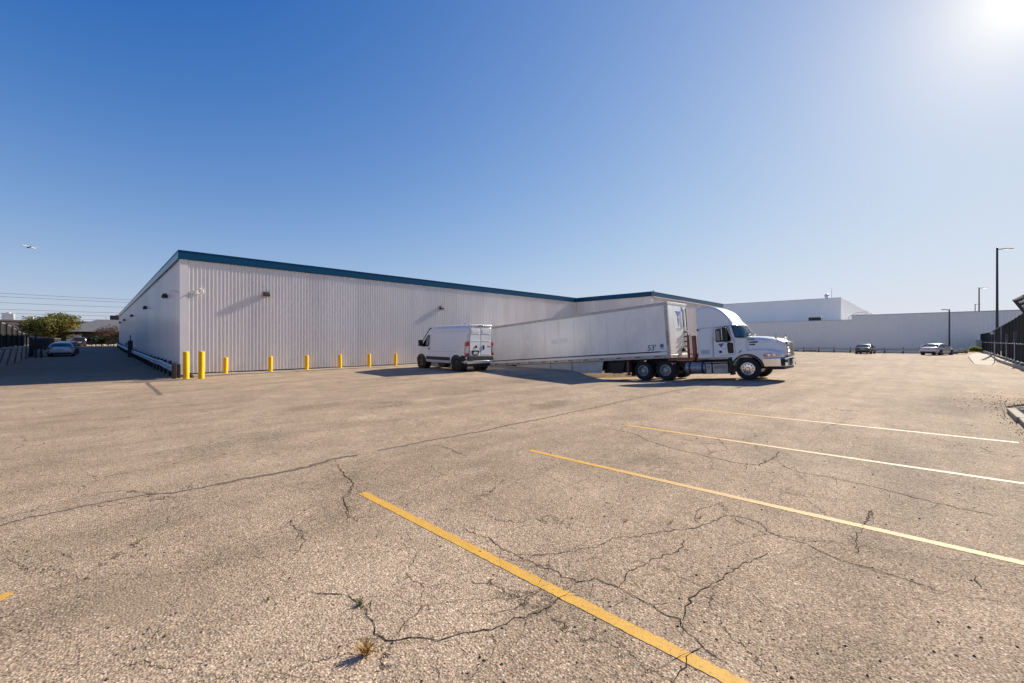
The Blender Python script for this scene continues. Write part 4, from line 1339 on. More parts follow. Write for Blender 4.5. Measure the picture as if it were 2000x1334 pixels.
for s in (-1, 1):
    for i in range(np_):
        x = -L_ + .08 + i * pw_
        inst('side_panel', panm, tl, ((x if s < 0 else x + pw_), s * (W_ - (.004 if i % 2 else 0.0)), random.uniform(-.003, .003)), (0, 0, 0 if s < 0 else math.pi))
    ya, yb = min(s * (W_ - .02), s * (W_ + .022)), max(s * (W_ - .02), s * (W_ + .022))
    MB().box(-L_, 0, ya, yb, H_ - .16, H_ - .01).build('top_rail', M['alu'], tl, bevel=.008)
    br = MB().box(-L_, 0, ya, yb, 0.0, .19).build('bottom_rail', M['alu'], tl, bevel=.008)
    MB().box(-L_, -.02, min(s * (W_ - .02), s * (W_ + .008)), max(s * (W_ - .02), s * (W_ + .008)), .19, .335).build('kick_panel', M['trailer'], tl)
    MB().box(-L_ + .1, -.60, min(s * W_, s * (W_ + .022)), max(s * W_, s * (W_ + .022)), .335, .40).build('rub_rail', M['darkmetal'], tl, bevel=.005)
    MB().prism([(-.60, .39), (-.60, .345), (-.45, .368)], s * W_, s * (W_ + .015), 'y').build('rail_tip', M['textdark'], tl)
    k = 0
    x = -.55
    while x > -L_ + .3:
        MB().box(x - .33, x, s * (W_ + .024) - .003, s * (W_ + .024) + .003, .09, .14).build('reflector', M['red'], br)
        MB().box(x - .55, x - .34, s * (W_ + .024) - .002, s * (W_ + .024) + .002, .09, .14).build('reflector', M['tape'], br)
        x -= 1.18
    for i in range(26):
        x = -.3 - i * .61
        MB().box(x - .012, x + .012, min(s * (W_ + .022), s * (W_ + .03)), max(s * (W_ + .022), s * (W_ + .03)), .02, .08).build('cross_bolt', M['darkmetal'], br)
    # corner posts
    cp = MB().box(-.17, .01, min(s * (W_ - .1), s * (W_ + .012)), max(s * (W_ - .1), s * (W_ + .012)), .17, H_ - .02).build('corner_post', M['alu'], tl, bevel=.02)
    # skirts in three sheets
    xs = (-4.20, -6.55, -8.35, -11.6)
    for i in range(3):
        a, b = xs[i], xs[i + 1]
        poly = [(a - .006, -.01), (a - (.16 if i == 0 else .006), -.72), (b + .006 + (.35 if i == 2 else 0), -.72), (b + .006, -.01)]
        MB().prism(poly, s * 1.20, s * 1.225, 'y').build('side_skirt', M['dirtywhite'], tl)
    mb = MB()
    for x in xs[1:3]:
        mb.box(x - .02, x + .02, min(s * 1.225, s * 1.235), max(s * 1.225, s * 1.235), -.72, -.01)
    mb.build('skirt_strap', M['darkmetal'], tl)
    # landing gear
    lg = MB().prism([(-2.80, .02), (-3.12, -.78), (-3.72, -.78), (-4.08, .02)], s * .95, s * 1.0, 'y').build('landing_gear', M['darkmetal'], tl)
    for x, z in ((-3.2, -.2), (-3.45, -.45), (-3.7, -.2)):
        MB().lathe([(.05, 0), (.001, .004 * s)], (x, s * 1.004, z), 'y', 12).build('gear_hole', M['black'], lg)
    MB().box(-2.78, -2.66, s * .9 - .06, s * .9 + .06, -.85, -.02).build('gear_leg', M['maroon'], lg)
    MB().box(-2.88, -2.56, s * .9 - .14, s * .9 + .14, -.90, -.85).build('gear_foot', M['darkmetal'], lg)
MB().box(-4.4, -2.6, -.85, .85, -.75, -.08).build('gear_shade_block', M['darkmetal'], tl)  # solid dark block added to deepen the shade behind the landing gear
MB().box(-11.4, -4.4, -1.0, 1.0, -.55, -.08).build('underfloor_shade_block', M['darkmetal'], tl)  # dark filler added so the space under the floor looks shaded
# front wall with panels, logo, small print, steps
for i in range(4):
    y0 = -W_ + .1 + i * (2 * W_ - .2) / 4
    MB().box(0, .012, y0 + .004, y0 + (2 * W_ - .2) / 4 - .004, .18, H_ - .12).build('front_panel', M['trailer'], tl)
MB().box(-.05, .03, -W_, W_, H_ - .12, H_ + .01).build('front_top_rail', M['dirtywhite'], tl, bevel=.01)
MB().box(-.05, .03, -W_, W_, .0, .18).build('front_bottom_rail', M['alu'], tl, bevel=.01)
mb = MB().prism([(-.32, 2.58), (.35, 2.58), (.02, 2.20)], .013, .017, 'x')
lo = mb.build('front_emblem', M['logoblue'], tl)
MB().prism([(-.10, 2.20), (.14, 2.20), (.05, 1.72), (-.01, 1.72)], .013, .016, 'x').build('emblem_tail', M['logoblue'], lo)
MB().box(-.02, .019, .50, .72, 2.62, 2.86).build('front_sticker', M['logoblue'], tl)
rr = random.Random(9)
mb = MB()
for row, z in enumerate((1.60, 1.52)):
    y = -.30
    while y < .30:
        w = rr.uniform(.02, .035)
        mb.box(.012, .015, y, y + w, z - .02, z + .02)
        y += w + .015
mb.build('front_print', M['textgrey'], tl)
for k in range(4):
    z = .62 + k * .27
    MB().box(.012, .20, .62, .98, z - .025, z + .025).build('step_bracket', M['darkmetal'], tl, bevel=.01)
MB().box(.012, .16, .25, .45, .3, .5).build('socket_box', M['black'], tl, bevel=.02)
mb = MB()
mb.tube([(.05, .60, 2.7), (.06, .58, 2.2), (.05, .66, 1.7)], .02, 6).tube([(.05, 1.02, 2.8), (.06, 1.05, 2.0), (.05, .98, .5)], .025, 6)
mb.build('front_hose', M['black'], tl, smooth=60)
MB().lathe([(.001, .02), (.045, .02), (.045, .012)], (0, -.25, 1.05), 'x', 12).build('front_lamp', M['amber'], tl)
# lettering on the near side
ROT = (R(90), 0, 0)
text_obj('length_sign', "53'", .42, M['textblue'], tl, (-1.02, -W_ - .012, .60), ROT, .003, shear=.12, bold=.006)
text_obj('faded_lettering', 'KELLO', .46, M['ghost'], tl, (-7.45, -W_ - .009, 1.42), ROT, .001, bold=.008)
mb = MB()
for x0, x1, z in ((-12.6, -11.5, 1.62), (-12.6, -11.6, .82)):
    mb.box(x0, x1, -W_ - .009, -W_ - .006, z, z + .045)
mb.prism([(-10.4, 1.7), (-10.3, 1.7), (-10.15, 1.25), (-10.25, 1.25)], -W_ - .009, -W_ - .006, 'y').prism([(-10.0, 1.7), (-9.9, 1.7), (-10.1, 1.25), (-10.2, 1.25)], -W_ - .009, -W_ - .006, 'y')
mb.build('faded_mark', M['ghost'], tl)
MB().lathe([(.12, -.002), (.12, .002), (.001, .002)], (-.42, -W_ - .010, .69), 'y', 16).build('round_sticker', M['textgrey'], tl)
MB().lathe([(.085, -.002), (.085, .002), (.001, .002)], (-.42, -W_ - .012, .69), 'y', 16).build('round_sticker', M['logoblue'], tl)
MB().box(-.55, -.29, -W_ - .010, -W_ - .006, .52, .56).build('sticker_line', M['textgrey'], tl)
for i, chs in enumerate('570157'):
    text_obj('unit_number', chs, .13, M['textdark'], tl, (-.075, -W_ - .015, 1.42 - i * .14), ROT, .002, bold=.006)
# rear doors and running gear
for s in (-1, 1):
    dr = MB().box(-L_ - .03, -L_, .01 if s > 0 else -W_ + .05, W_ - .05 if s > 0 else -.01, .05, H_ - .1).build('rear_door', M['trailer'], tl, bevel=.01)
    MB().tube([(-L_ - .06, s * .35, .1), (-L_ - .06, s * .35, H_ - .2)], .02, 6).build('lock_rod', M['galv'], dr)
MB().box(-15.2, -11.9, -.5, .5, -.35, .0).build('bogie', M['darkmetal'], tl)
for x in (-12.7, -14.0):
    for s in (-1, 1):
        put_wheel(tl, RW, (x, s * 1.08, -.66), s > 0)
        put_wheel(tl, RW, (x, s * .74, -.66), s > 0)
# under floor cross members
mb = MB()
for i in range(40):
    x = -.4 - i * .4
    mb.box(x - .03, x + .03, -1.2, 1.2, -.06, .01)
mb.build('cross_member', M['darkmetal'], tl)

# ---- delivery van: local x forward, y left; origin on the ground under the rear axle
vn = thing('delivery_van', 'white high roof panel van with black lower trim parked nose to the wall', 'van', (12.70, -7.22, 0.085), (0, 0, R(90)))
VS = [(0, .93), (.035, 1.0), (.16, 1.02), (.33, 1.02), (.45, 1.005), (.60, .975), (.75, .94), (.88, .90), (.945, .83), (.98, .70), (1.0, .45), (1.006, 0)]
def van_sec(x, zb, zt, k):
    pts = [(x, -w * k, zb + (zt - zb) * h) for h, w in VS]
    return pts + [(x, -y, z) for (x, y, z) in pts[-2::-1]]
stn = [(-.93, .60, 2.60, .985), (-.95, .56, 2.66, .995), (-.90, .46, 2.70, 1.0), (0, .44, 2.71, 1.0), (1.5, .44, 2.71, 1.0), (2.6, .44, 2.70, 1.0), (2.95, .44, 2.62, .995), (3.15, .44, 2.46, .99), (3.45, .44, 2.18, .98), (3.75, .44, 1.88, .975), (3.98, .44, 1.63, .965), (4.2, .44, 1.46, .95), (4.42, .44, 1.30, .92), (4.55, .44, 1.10, .88), (4.60, .46, .9, .84)]
vb = MB().loft([van_sec(*s_) for s_ in stn]).build('body', M['white'], vn, smooth=38)
def vw(z):       # half width of the side at height z (main body)
    h = (z - .44) / 2.27
    for (h0, w0), (h1, w1) in zip(VS[:-1], VS[1:]):
        if h0 <= h <= h1:
            return w0 + (w1 - w0) * (h - h0) / (h1 - h0)
    return .9
def on_side(pts, off, th, s):
    mb_ = MB()
    a = [(x, s * (vw(z) + off), z) for x, z in pts]
    b = [(x, s * (vw(z) + off - th), z) for x, z in pts]
    return mb_.loft([a, b])
for s in (1, -1):
    wd = [(2.84, 2.10), (2.82, 1.50), (2.88, 1.44), (3.50, 1.40), (3.56, 1.44), (3.40, 1.66), (3.12, 1.98), (2.98, 2.12)]
    w_ = on_side(wd, .008, .03, s).build('front_window', M['darkglass'], vn)
    mb = MB().tube([(x, s * (vw(z) + .008), z) for x, z in wd + [wd[0]]], .022, 6)
    mb.build('window_gasket', M['black'], w_)
    on_side([(2.88, 1.52), (2.9, 2.05), (3.0, 2.03), (3.12, 1.86), (3.14, 1.48)], .013, .008, s).build('painted_window_reflection', M['seat'], w_)  # pale plate on the glass, painted in as its reflection
    mb = MB()
    mb.tube([(2.70, s * (vw(.6) + .002), .62), (2.70, s * (vw(1.4) + .002), 1.4), (2.70, s * (vw(2.2) + .002), 2.2)], .006, 5)
    mb.tube([(3.66, s * (vw(.9) - .018), 1.0), (3.62, s * (vw(1.4) - .02), 1.42)], .006, 5)
    mb.tube([(-.9, s * (vw(1.12) + .002), 1.12), (2.65, s * (vw(1.12) + .002), 1.12)], .007, 5)
    mb.tube([(-.88, s * (vw(2.3) + .001), 2.3), (2.6, s * (vw(2.3) + .001), 2.3)], .006, 5)
    if s < 0:
        mb.tube([(1.3, s * (vw(.6) + .002), .62), (1.3, s * (vw(2.2) + .002), 2.2)], .006, 5)
    mb.build('panel_seam', M['textgrey'], vn)
    on_side([(2.76, 1.20), (2.76, 1.36), (2.84, 1.36), (2.84, 1.20)], .03, .04, s).build('door_handle', M['black'], vn, bevel=.012)
    mb = MB().box(3.42, 3.62, min(s * 1.04, s * 1.30), max(s * 1.04, s * 1.30), 1.42, 1.82)
    mi_ = mb.build('wing_mirror', M['black'], vn, bevel=.05, seg=3)
    MB().box(3.40, 3.54, min(s * .92, s * 1.08), max(s * .92, s * 1.08), 1.40, 1.50).build('mirror_foot', M['black'], mi_, bevel=.02)
    # black trim: rocker strip, arch flares, rear corner
    on_side([(.62, .60), (.62, .80), (3.12, .80), (3.12, .60)], .02, .05, s).build('rocker_strip', M['black'], vn, bevel=.01)
    for cx_, r0 in ((0, .46), (3.68, .44)):
        mb = MB()
        secs = []
        for i in range(15):
            a = R(-8 + i * 196 / 14)
            ca, sa = math.cos(a), math.sin(a)
            zz = max(.42, .40 + (r0 + .09) * sa)
            secs.append([(cx_ + r0 * ca, s * .80, .40 + r0 * sa), (cx_ + (r0 + .10) * ca, s * .80, .40 + (r0 + .10) * sa), (cx_ + (r0 + .10) * ca, s * (vw(zz) + .025), .40 + (r0 + .10) * sa), (cx_ + r0 * ca, s * (vw(zz) + .035), .40 + r0 * sa)])
        mb.loft(secs)
        mb.build('wheel_arch', M['black'], vn, smooth=40)
        mb = MB().lathe([(r0 + .01, s * .99), (r0 + .01, s * .55), (.001, s * .55)], (cx_, 0, .40), 'y', 28)
        mb.build('wheel_well', M['black'], vn)
        MB().lathe([(.001, s * 1.021), (r0 + .02, s * 1.022)], (cx_, 0, .40), 'y', 28).build('wheel_gap', M['blackgloss'], vn)
    on_side([(-.92, .48), (-.94, .92), (-.42, .92), (-.38, .80), (-.45, .48)], .022, .06, s).build('rear_corner_trim', M['black'], vn, bevel=.01)
    # tail lamps: tall red C with a clear middle
    la = [(-.975, .90), (-.975, 1.66), (-.93, 1.74), (-.80, 1.70), (-.76, 1.58), (-.75, 1.02), (-.80, .92)]
    mb = MB().loft([[(x, s * (vw(z) + .012), z) for x, z in la], [(x, s * (vw(z) - .16), z) for x, z in la]])
    tlp = mb.build('tail_lamp', M['redlamp'], vn, bevel=.012)
    la2 = [(-.983, 1.06), (-.983, 1.45), (-.83, 1.45), (-.82, 1.06)]
    MB().loft([[(x, s * (vw(z) + .016), z) for x, z in la2], [(x, s * (vw(z) - .13), z) for x, z in la2]]).build('reversing_lens', M['clearlamp'], tlp, bevel=.008)
    # hinges
    for z in (1.95, .80):
        MB().box(-.96, -.86, min(s * (vw(z) - .02), s * (vw(z) + .02)), max(s * (vw(z) - .02), s * (vw(z) + .02)), z - .05, z + .05).build('door_hinge', M['white'], vn, bevel=.01)
VW = wheel_meshes(.395, .25, .235, .05, M['black'], 8, .07, .03)
VW[0].materials[0] = M['tyre']
for x in (0, 3.68):
    for s in (-1, 1):
        put_wheel(vn, VW, (x, s * .93, .395), s > 0)
# rear doors
for s in (1, -1):
    y0, y1 = (.005, .80) if s > 0 else (-.80, -.005)
    poly = [(y0, .90), (y1, .90), (y1 * 1.0, 1.7), (y1 * .93, 2.42), (y1 * .90, 2.50), (y0, 2.52)]
    rd = MB().prism(poly, -.985, -.955, 'x').build('rear_door', M['white'], vn, bevel=.012)
    pr = [(y0 + s * .09, 1.86), (y1 * .86, 1.86), (y1 * .82, 2.38), (y0 + s * .09, 2.38)]
    # recessed window blank is a raised frame around a flat field
    a = (y0 + .06, y1 - .08) if s > 0 else (y0 + .08, y1 - .06)
    MB().box(-.995, -.985, a[0], a[1], 1.74, 1.765).build('door_crease', M['white'], rd, bevel=.004)
    MB().box(-.998, -.985, a[0], a[1], 2.16, 2.185).build('door_crease', M['white'], rd, bevel=.004)
    MB().box(-.992, -.985, a[0], a[1], .98, .995).build('door_crease', M['white'], rd, bevel=.004)
    MB().box(-.996, -.985, a[0] + .05, a[1] - .05, 2.22, 2.40).build('door_field', M['white'], rd, bevel=.004)
MB().box(-.989, -.986, -.006, .006, .90, 2.52).build('door_gap', M['black'], vn)
hdl = MB().box(-1.02, -.985, -.27, -.15, 1.26, 1.52).build('rear_handle', M['black'], vn, bevel=.03)
MB().lathe([(.001, -1.01), (.075, -1.005), (.08, -.985)], (0, .36, 1.42), 'x', 16).build('rear_badge', M['blackgloss'], vn)
MB().box(-.990, -.985, -.74, -.50, 1.40, 1.45).build('model_badge', M['textdark'], vn)
pl = MB().prism([(.12, 1.22), (.70, 1.22), (.62, .96), (.56, .93), (.26, .93), (.20, .96)], -1.01, -.985, 'x').build('plate_recess', M['blackgloss'], vn, bevel=.01)
MB().box(-1.016, -1.01, .26, .56, .99, 1.14).build('number_plate', M['plate'], pl)
MB().box(-1.03, -.90, -.95, .95, .64, .89).build('rear_bumper', M['black'], vn, bevel=.02)
MB().box(-1.05, -.95, -.62, .66, .585, .625).build('rear_step', M['white'], vn, bevel=.015)
MB().box(-.90, -.3, -.8, .8, .30, .50).build('underbody', M['darkmetal'], vn)
MB().box(-.99, -.86, -.86, .86, 2.60, 2.70).build('roof_edge', M['white'], vn, bevel=.03)
MB().box(-1.01, -.95, -.20, .20, 2.605, 2.665).build('brake_lamp', M['blackgloss'], vn, bevel=.015)
for y in (-.68, .68):
    MB().box(-1.0, -.95, y - .05, y + .05, 2.60, 2.64).build('marker_lamp', M['redlamp'], vn, bevel=.008)
MB().tube([(.2, .25, 2.72), (.15, .25, 2.80)], .03, 6).build('roof_antenna', M['black'], vn)
mb = MB()
mb.loft([[(3.02, y, 2.555), (3.98, y, 1.665)] for y in (-.78, -.4, 0, .4, .78)], closed=False, caps=False)
for j, p in enumerate(mb.v):
    mb.v[j] = (p[0] + .03, p[1], p[2] + .03)
mb.build('windscreen', M['darkglass'], vn)
MB().box(4.52, 4.66, -.82, .82, .44, .80).build('front_bumper', M['black'], vn, bevel=.05)

# ---- saloon cars
CW = wheel_meshes(.325, .21, .225, .03, M['alu'], 5, .06, .02)
def saloon(name, label, paint, loc, rz, sc=1.0, tall=0.0, dark_rear=True, group='cars parked in the lots'):
    t = thing(name, label, 'car', loc, (0, 0, rz), group)
    t.scale = (sc, sc, sc)
    SS = [(0, .86), (.10, .95), (.30, 1.0), (.62, .995), (.86, .95), (.96, .86), (1.0, .6), (1.01, 0)]
    def sec(x, zb, zt, w):
        p = [(x, -w * k, zb + (zt - zb) * h) for h, k in SS]
        return p + [(x, -y, z) for x, y, z in p[-2::-1]]
    st = [(-2.38, .42, .80, .70), (-2.36, .34, .92, .78), (-2.2, .27, .99, .87), (-1.7, .22, 1.02 + tall * .3, .90), (-1.0, .2, 1.0 + tall * .3, .915), (0, .2, .97 + tall * .3, .92), (.9, .2, .94 + tall * .3, .915), (1.3, .2, .92 + tall * .3, .90), (1.9, .22, .82 + tall * .3, .86), (2.25, .27, .70 + tall * .2, .78), (2.40, .36, .58 + tall * .2, .66)]
    b = MB().loft([sec(*s_) for s_ in st]).build('body', paint, t, smooth=40)
    if tall:
        gst = [(-2.25, 1.0, .86), (-2.05, 1.40 + tall, .78), (-1.4, 1.47 + tall, .74), (0.0, 1.46 + tall, .73), (.35, 1.40 + tall, .72), (1.15, .98, .80)]
    else:
        gst = [(-1.95, .98, .80), (-1.2, 1.36, .66), (-.7, 1.43, .63), (-.1, 1.44, .62), (.3, 1.39, .64), (1.25, .94, .80)]
    def gsec(x, z, w):
        zb = .90 + tall * .3
        z = max(z, zb + .02)
        return [(x, -.86, zb), (x, -w - .04, zb + (z - zb) * .55), (x, -w, z - .05), (x, -w + .1, z), (x, 0, z + .015), (x, w - .1, z), (x, w, z - .05), (x, w + .04, zb + (z - zb) * .55), (x, .86, zb)]
    MB().loft([gsec(*g) for g in gst], closed=True).build('windows', M['darkglass'], t, smooth=40)
    # roof skin and pillars
    rs = gst[1:-1]
    def rsec(x, z, w):
        return [(x, -w - .012, z - .07), (x, -w - .005, z - .045), (x, -w + .1, z + .012), (x, 0, z + .027), (x, w - .1, z + .012), (x, w + .005, z - .045), (x, w + .012, z - .07)]
    MB().loft([rsec(*g) for g in rs], closed=False, caps=False).build('roof', paint, t, smooth=50)
    mb = MB()
    for s in (-1, 1):
        g0, g1, g2, g3 = gst[0], gst[1], gst[-2], gst[-1]
        mb.tube([(g0[0], s * (g0[2] + .02), g0[1]), ((g0[0] + g1[0]) / 2, s * (g0[2] + g1[2] + .06) / 2, (g0[1] + g1[1]) / 2), (g1[0], s * (g1[2] + .0), g1[1] - .04)], .055, 6)
        mb.tube([(g3[0], s * (g3[2] + .02), g3[1]), (g2[0], s * (g2[2]), g2[1] - .04)], .04, 6)
        mb.tube([(-.15, s * .88, .95), (-.2, s * .66, 1.38 + tall)], .035, 6)
    mb.build('pillar', paint, t, smooth=60)
    for s in (-1, 1):
        for x in (-1.42, 1.40):
            MB().lathe([(.36, s * .70), (.37, s * .925), (.001, s * .922)], (x, 0, .335), 'y', 24).build('wheel_arch', M['black'], t)
            put_wheel(t, CW, (x, s * .84, .325), s > 0)
        tlm = MB().obox((-2.27, s * .66, .86 + tall * .25), (.10, s * -.03, 0), (0, .17, 0), (0, 0, .075)).build('tail_lamp', M['redlamp'], t, bevel=.03)
        MB().obox((2.22, s * .60, .66 + tall * .2), (.12, s * .03, -.03), (0, .16, 0), (0, 0, .06)).build('headlight', M['clearlamp'], t, bevel=.03)
        MB().box(.72, .86, min(s * .92, s * 1.08), max(s * .92, s * 1.08), .94 + tall * .3, 1.06 + tall * .3).build('wing_mirror', paint, t, bevel=.03)
        mb = MB()
        for x in (-1.02, -.1, .85):
            mb.tube([(x, s * .925, .36), (x, s * .925, .9)], .006, 4)
        mb.build('door_seam', M['black'], t)
        MB().box(-.5, -.35, min(s * .92, s * .945), max(s * .92, s * .945), .80, .83).build('door_handle', M['chrome'], t)
    MB().box(-2.42, -2.36, -.26, .26, .70, .83).build('number_plate', M['plate'], t)
    MB().box(-2.44, -2.2, -.72, .72, .27, .44).build('rear_bumper_lower', M['black'], t, bevel=.04)
    return t
# ------------------------------------------------------------------ cars
saloon('saloon_car', 'silver saloon car parked in shade along the left fence', M['silver'], (-5.75, 38.0, gz(-5.7, 36)), R(90))
saloon('saloon_car', 'dark saloon hidden behind the silver car by the left fence', M['navy'], (-5.75, 45.0, gz(-5.2, 44)), R(89), 1.02)
saloon('sport_utility', 'dark blue sport utility at the far end of the shaded alley', M['navy'], (-6.3, 101, 0.62), R(96), 1.05, 0.28)
saloon('saloon_car', 'charcoal saloon nosed up to the far guardrail', M['darkcar'], (72.2, -20.7, -0.02), R(-4), .93)
saloon('saloon_car', 'white saloon parked at the right before the dark lamp post', M['white'], (72.9, -27.6, 0.0), R(-21), 1.0)
for (px_, y, lab, p) in ((98, 1.5, 'blue car seen under the far guardrail, left one of two', M['bluecar']), (98, -1.5, 'grey blue car seen under the far guardrail, right one of two', M['navy'])):
    saloon('saloon_car', lab, p, (px_, y - 9, -1.5), 0)

# ------------------------------------------------------------------ left side: retaining wall, fences
rw = thing('retaining_wall', 'grey block retaining wall under the left fence with dark slanted bars', 'retaining wall', (-7.9, 6, 0))
yy, i = 0.0, 0
rb = random.Random(8)
bm_ = MB().box(-.16, .16, .008, 1.212, .006, .244).mesh('block', M['block'])
for c_ in range(5):
    for i in range(23):
        y = i * 1.22 + (0.61 if c_ % 2 else 0)
        if y > 26.6:
            continue
        inst('block', bm_, rw, (rb.uniform(-.02, .02) - .012 * c_, y, gz(-7.7, 6 + y) + c_ * .25 - .02), (0, 0, rb.uniform(-.006, .006)))
for yt, ln in ((14.4, 3.5), (17.5, 3.0), (20.5, 2.1), (23.5, 1.3), (26.2, .9)):  # dark slanted strips standing proud of the block face
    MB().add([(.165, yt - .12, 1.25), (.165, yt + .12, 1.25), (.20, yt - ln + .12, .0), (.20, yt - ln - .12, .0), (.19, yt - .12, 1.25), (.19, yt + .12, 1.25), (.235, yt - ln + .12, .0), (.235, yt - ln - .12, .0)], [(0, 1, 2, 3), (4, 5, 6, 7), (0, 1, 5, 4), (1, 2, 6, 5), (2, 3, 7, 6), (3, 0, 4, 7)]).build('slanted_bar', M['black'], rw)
MB().box(-.22, .14, 0, 27.8, 1.26, 1.34).build('coping', M['conc'], rw, bevel=.02)
MB().box(-.45, -.12, 0, 27.8, -.2, 1.24).build('backfill', M['found'], rw)

def fence(name, label, pts, zb, zt, post_sp, posth, screen, post_r=.04, group=None, rail_mid=None, front=0.0):
    """pts: polyline in plan; zb, zt: functions of arclength share"""
    t = thing(name, label, 'fence', (pts[0][0], pts[0][1], 0), group=group)
    ox, oy = pts[0]
    (x0, y0), (x1, y1) = pts
    L = math.hypot(x1 - x0, y1 - y0)
    dx, dy = (x1 - x0) / L, (y1 - y0) / L
    n_ = max(1, round(L / post_sp))
    a = math.atan2(dy, dx)
    for i in range(n_ + 1):
        s = i / n_
        MB().lathe([(post_r, zb(s) - .1), (post_r, zt(s) + posth), (.001, zt(s) + posth + .02)], n_=8).build('post', M['black'], t, loc=(dx * L * s + front * dy, dy * L * s - front * dx, 0))
        if i < n_:
            s1 = (i + 1) / n_
            mb = MB()
            k_ = 4
            secs = []
            for q in range(k_ + 1):
                u = (i + q / k_) / n_
                bow = .03 * math.sin(math.pi * q / k_) * (1 if i % 2 else -1)
                px, py = dx * L * u - dy * bow, dy * L * u + dx * bow
                secs.append([(px, py, zb(u) + .06), (px - dy * .012, py + dx * .012, zb(u) + .06), (px - dy * .012, py + dx * .012, zt(u) - .03 - .03 * math.sin(math.pi * q / k_)), (px, py, zt(u) - .03 - .03 * math.sin(math.pi * q / k_))])
            mb.loft(secs)
            mb.build('screen_panel', screen, t)
    mb = MB().tube([(dx * L * i / 30, dy * L * i / 30, zt(i / 30)) for i in range(31)], .028, 6)
    mb.build('top_rail', M['galv'], t)
    return t
fence('screen_fence', 'black screened fence on top of the left retaining wall', [(-8.0, 6.0), (-7.95, 33.6)], lambda s: 1.32, lambda s: 3.15 - .65 * sm(.55, 1, s), 2.8, .05, M['screen'], post_r=.065, front=.10)
fence('screen_fence', 'long low black screened fence behind the parked silver car', [(-7.8, 35.2), (-8.6, 96)], lambda s: gz(-7.0, 35 + 61 * s) + .1, lambda s: 2.22 - .05 * s, 2.4, .04, M['screen'])
gt = thing('gate_post', 'pair of dark steel gate posts between the two left fences', 'gate post', (-7.3, 34.0, gz(-7.2, 34)))
MB().box(-.07, .07, -.07, .07, 0, 2.3).build('post', M['black'], gt, bevel=.01)
MB().box(.30, .42, -.06, .06, 0, 1.8).build('post', M['black'], gt, bevel=.01)
MB().box(-.07, .42, -.04, .04, 1.6, 1.67).build('crossbar', M['black'], gt)
MB().box(-.2, .46, -.04, .04, 1.9, 1.93).build('latch_bar', M['galv'], gt)
bw = thing('block_wall', 'pale low block wall at the foot of the second left fence', 'wall', (-7.4, 36.2, gz(-7.4, 36)))
bm2 = MB().box(-.18, .18, .01, 1.19, .005, .345).mesh('block', M['block'])
for c_ in range(2):
    for i in range(14):
        if c_ == 1 and i > 3:
            continue
        inst('block', bm2, bw, (0, i * 1.2, c_ * .35), (0, 0, rb.uniform(-.01, .01)))

# ------------------------------------------------------------------ trees
def leafy_tree(name, label, loc, h, rx, ry, zc, mats, n_, leaf, trunk_r, lobes, seed, zfac=.8, bare=False, vert=False):
    rr = random.Random(seed)
    t = thing(name, label, 'tree', loc)
    mb = MB()
    mb.tube([(0, 0, -.2), (.05, .02, h * .18), (0, .05, h * .34)], [trunk_r * 1.3, trunk_r, trunk_r * .8], 9)
    lob = []
    for i in range(lobes):
        a = 6.283 * i / lobes + rr.uniform(-.3, .3)
        q = rr.uniform(.35, .8)
        zz_ = rr.uniform(-.8, .62) if vert else rr.uniform(-.3, .45)
        if vert:
            q *= math.sqrt(max(.1, 1 - max(0, zz_) ** 2 * 1.6))
        c = Vector((rx * q * math.cos(a), ry * q * math.sin(a), zc + zz_ * h * .4))
        lob.append((c, rr.uniform(.28, .46) * min(rx, ry) * 1.15))
    lob.append((Vector((0, 0, zc + h * .18)), min(rx, ry) * .55))
    for c, r_ in lob:
        mb.tube([(0, .03, h * .26), (c.x * .45, c.y * .45, (h * .28 + c.z) / 2 + .2), tuple(c)], [trunk_r * .5, trunk_r * .3, trunk_r * .12], 6)
        for q in range(5 if bare else 3):
            v = Vector((rr.gauss(0, 1), rr.gauss(0, 1), rr.gauss(0, 1))).normalized() * r_ * rr.uniform(.7, 1.1)
            mb.tube([tuple(c), tuple(c + v)], [trunk_r * .1, trunk_r * .03], 4)
    mb.build('trunk', M['bark'], t, smooth=60)
    lv = MB()
    for i in range(n_):
        c, r_ = rr.choice(lob)
        v = Vector((rr.gauss(0, 1), rr.gauss(0, 1), rr.gauss(0, 1)))
        v = v.normalized() * r_ * (rr.random() ** .4) * rr.uniform(.75, 1.12)
        v.z *= zfac
        p = c + v
        if p.z < h * (.06 if vert else .14):
            continue
        u = Vector((rr.gauss(0, 1), rr.gauss(0, 1), rr.gauss(0, .6))).normalized()
        w = u.cross(Vector((rr.gauss(0, 1), rr.gauss(0, 1), rr.gauss(0, 1)))).normalized()
        s = leaf * rr.uniform(.6, 1.4)
        k = mats[1](p, rr)
        lv.add([p - u * s, p + w * s * .55, p + u * s, p - w * s * .55], [(0, 1, 2, 3)], k)
    lv.build('crown', mats[0], t)
    return t
leafy_tree('broad_tree', 'round green tree turning orange at its right edge, above the left fence', (-10.9, 123, .6), 8.4, 5.0, 5.0, 4.3, ([M['leaf'], M['leaf2'], M['leaf3']], lambda p, r: 2 if p.x - p.y * .9 > 7.6 + r.uniform(-2, 1) and p.z < 5.2 else (1 if r.random() < .25 + .1 * (p.z > 5) else 0)), 12000, .24, .35, 16, 3, vert=True)
leafy_tree('russet_tree', 'bare russet tree with a thin pale trunk at the alley end', (-1.6, 112, .5), 5.0, 3.0, 3.0, 3.2, ([M['leafred']], lambda p, r: 0), 1800, .14, .13, 9, 8, bare=True)
leafy_tree('dark_evergreen', 'dark green bush beside the far end of the warehouse', (1.6, 112, .5), 4.2, 2.6, 2.6, 2.0, ([M['leafdark'], M['leaf']], lambda p, r: 1 if r.random() < .3 else 0), 2600, .2, .15, 8, 21)
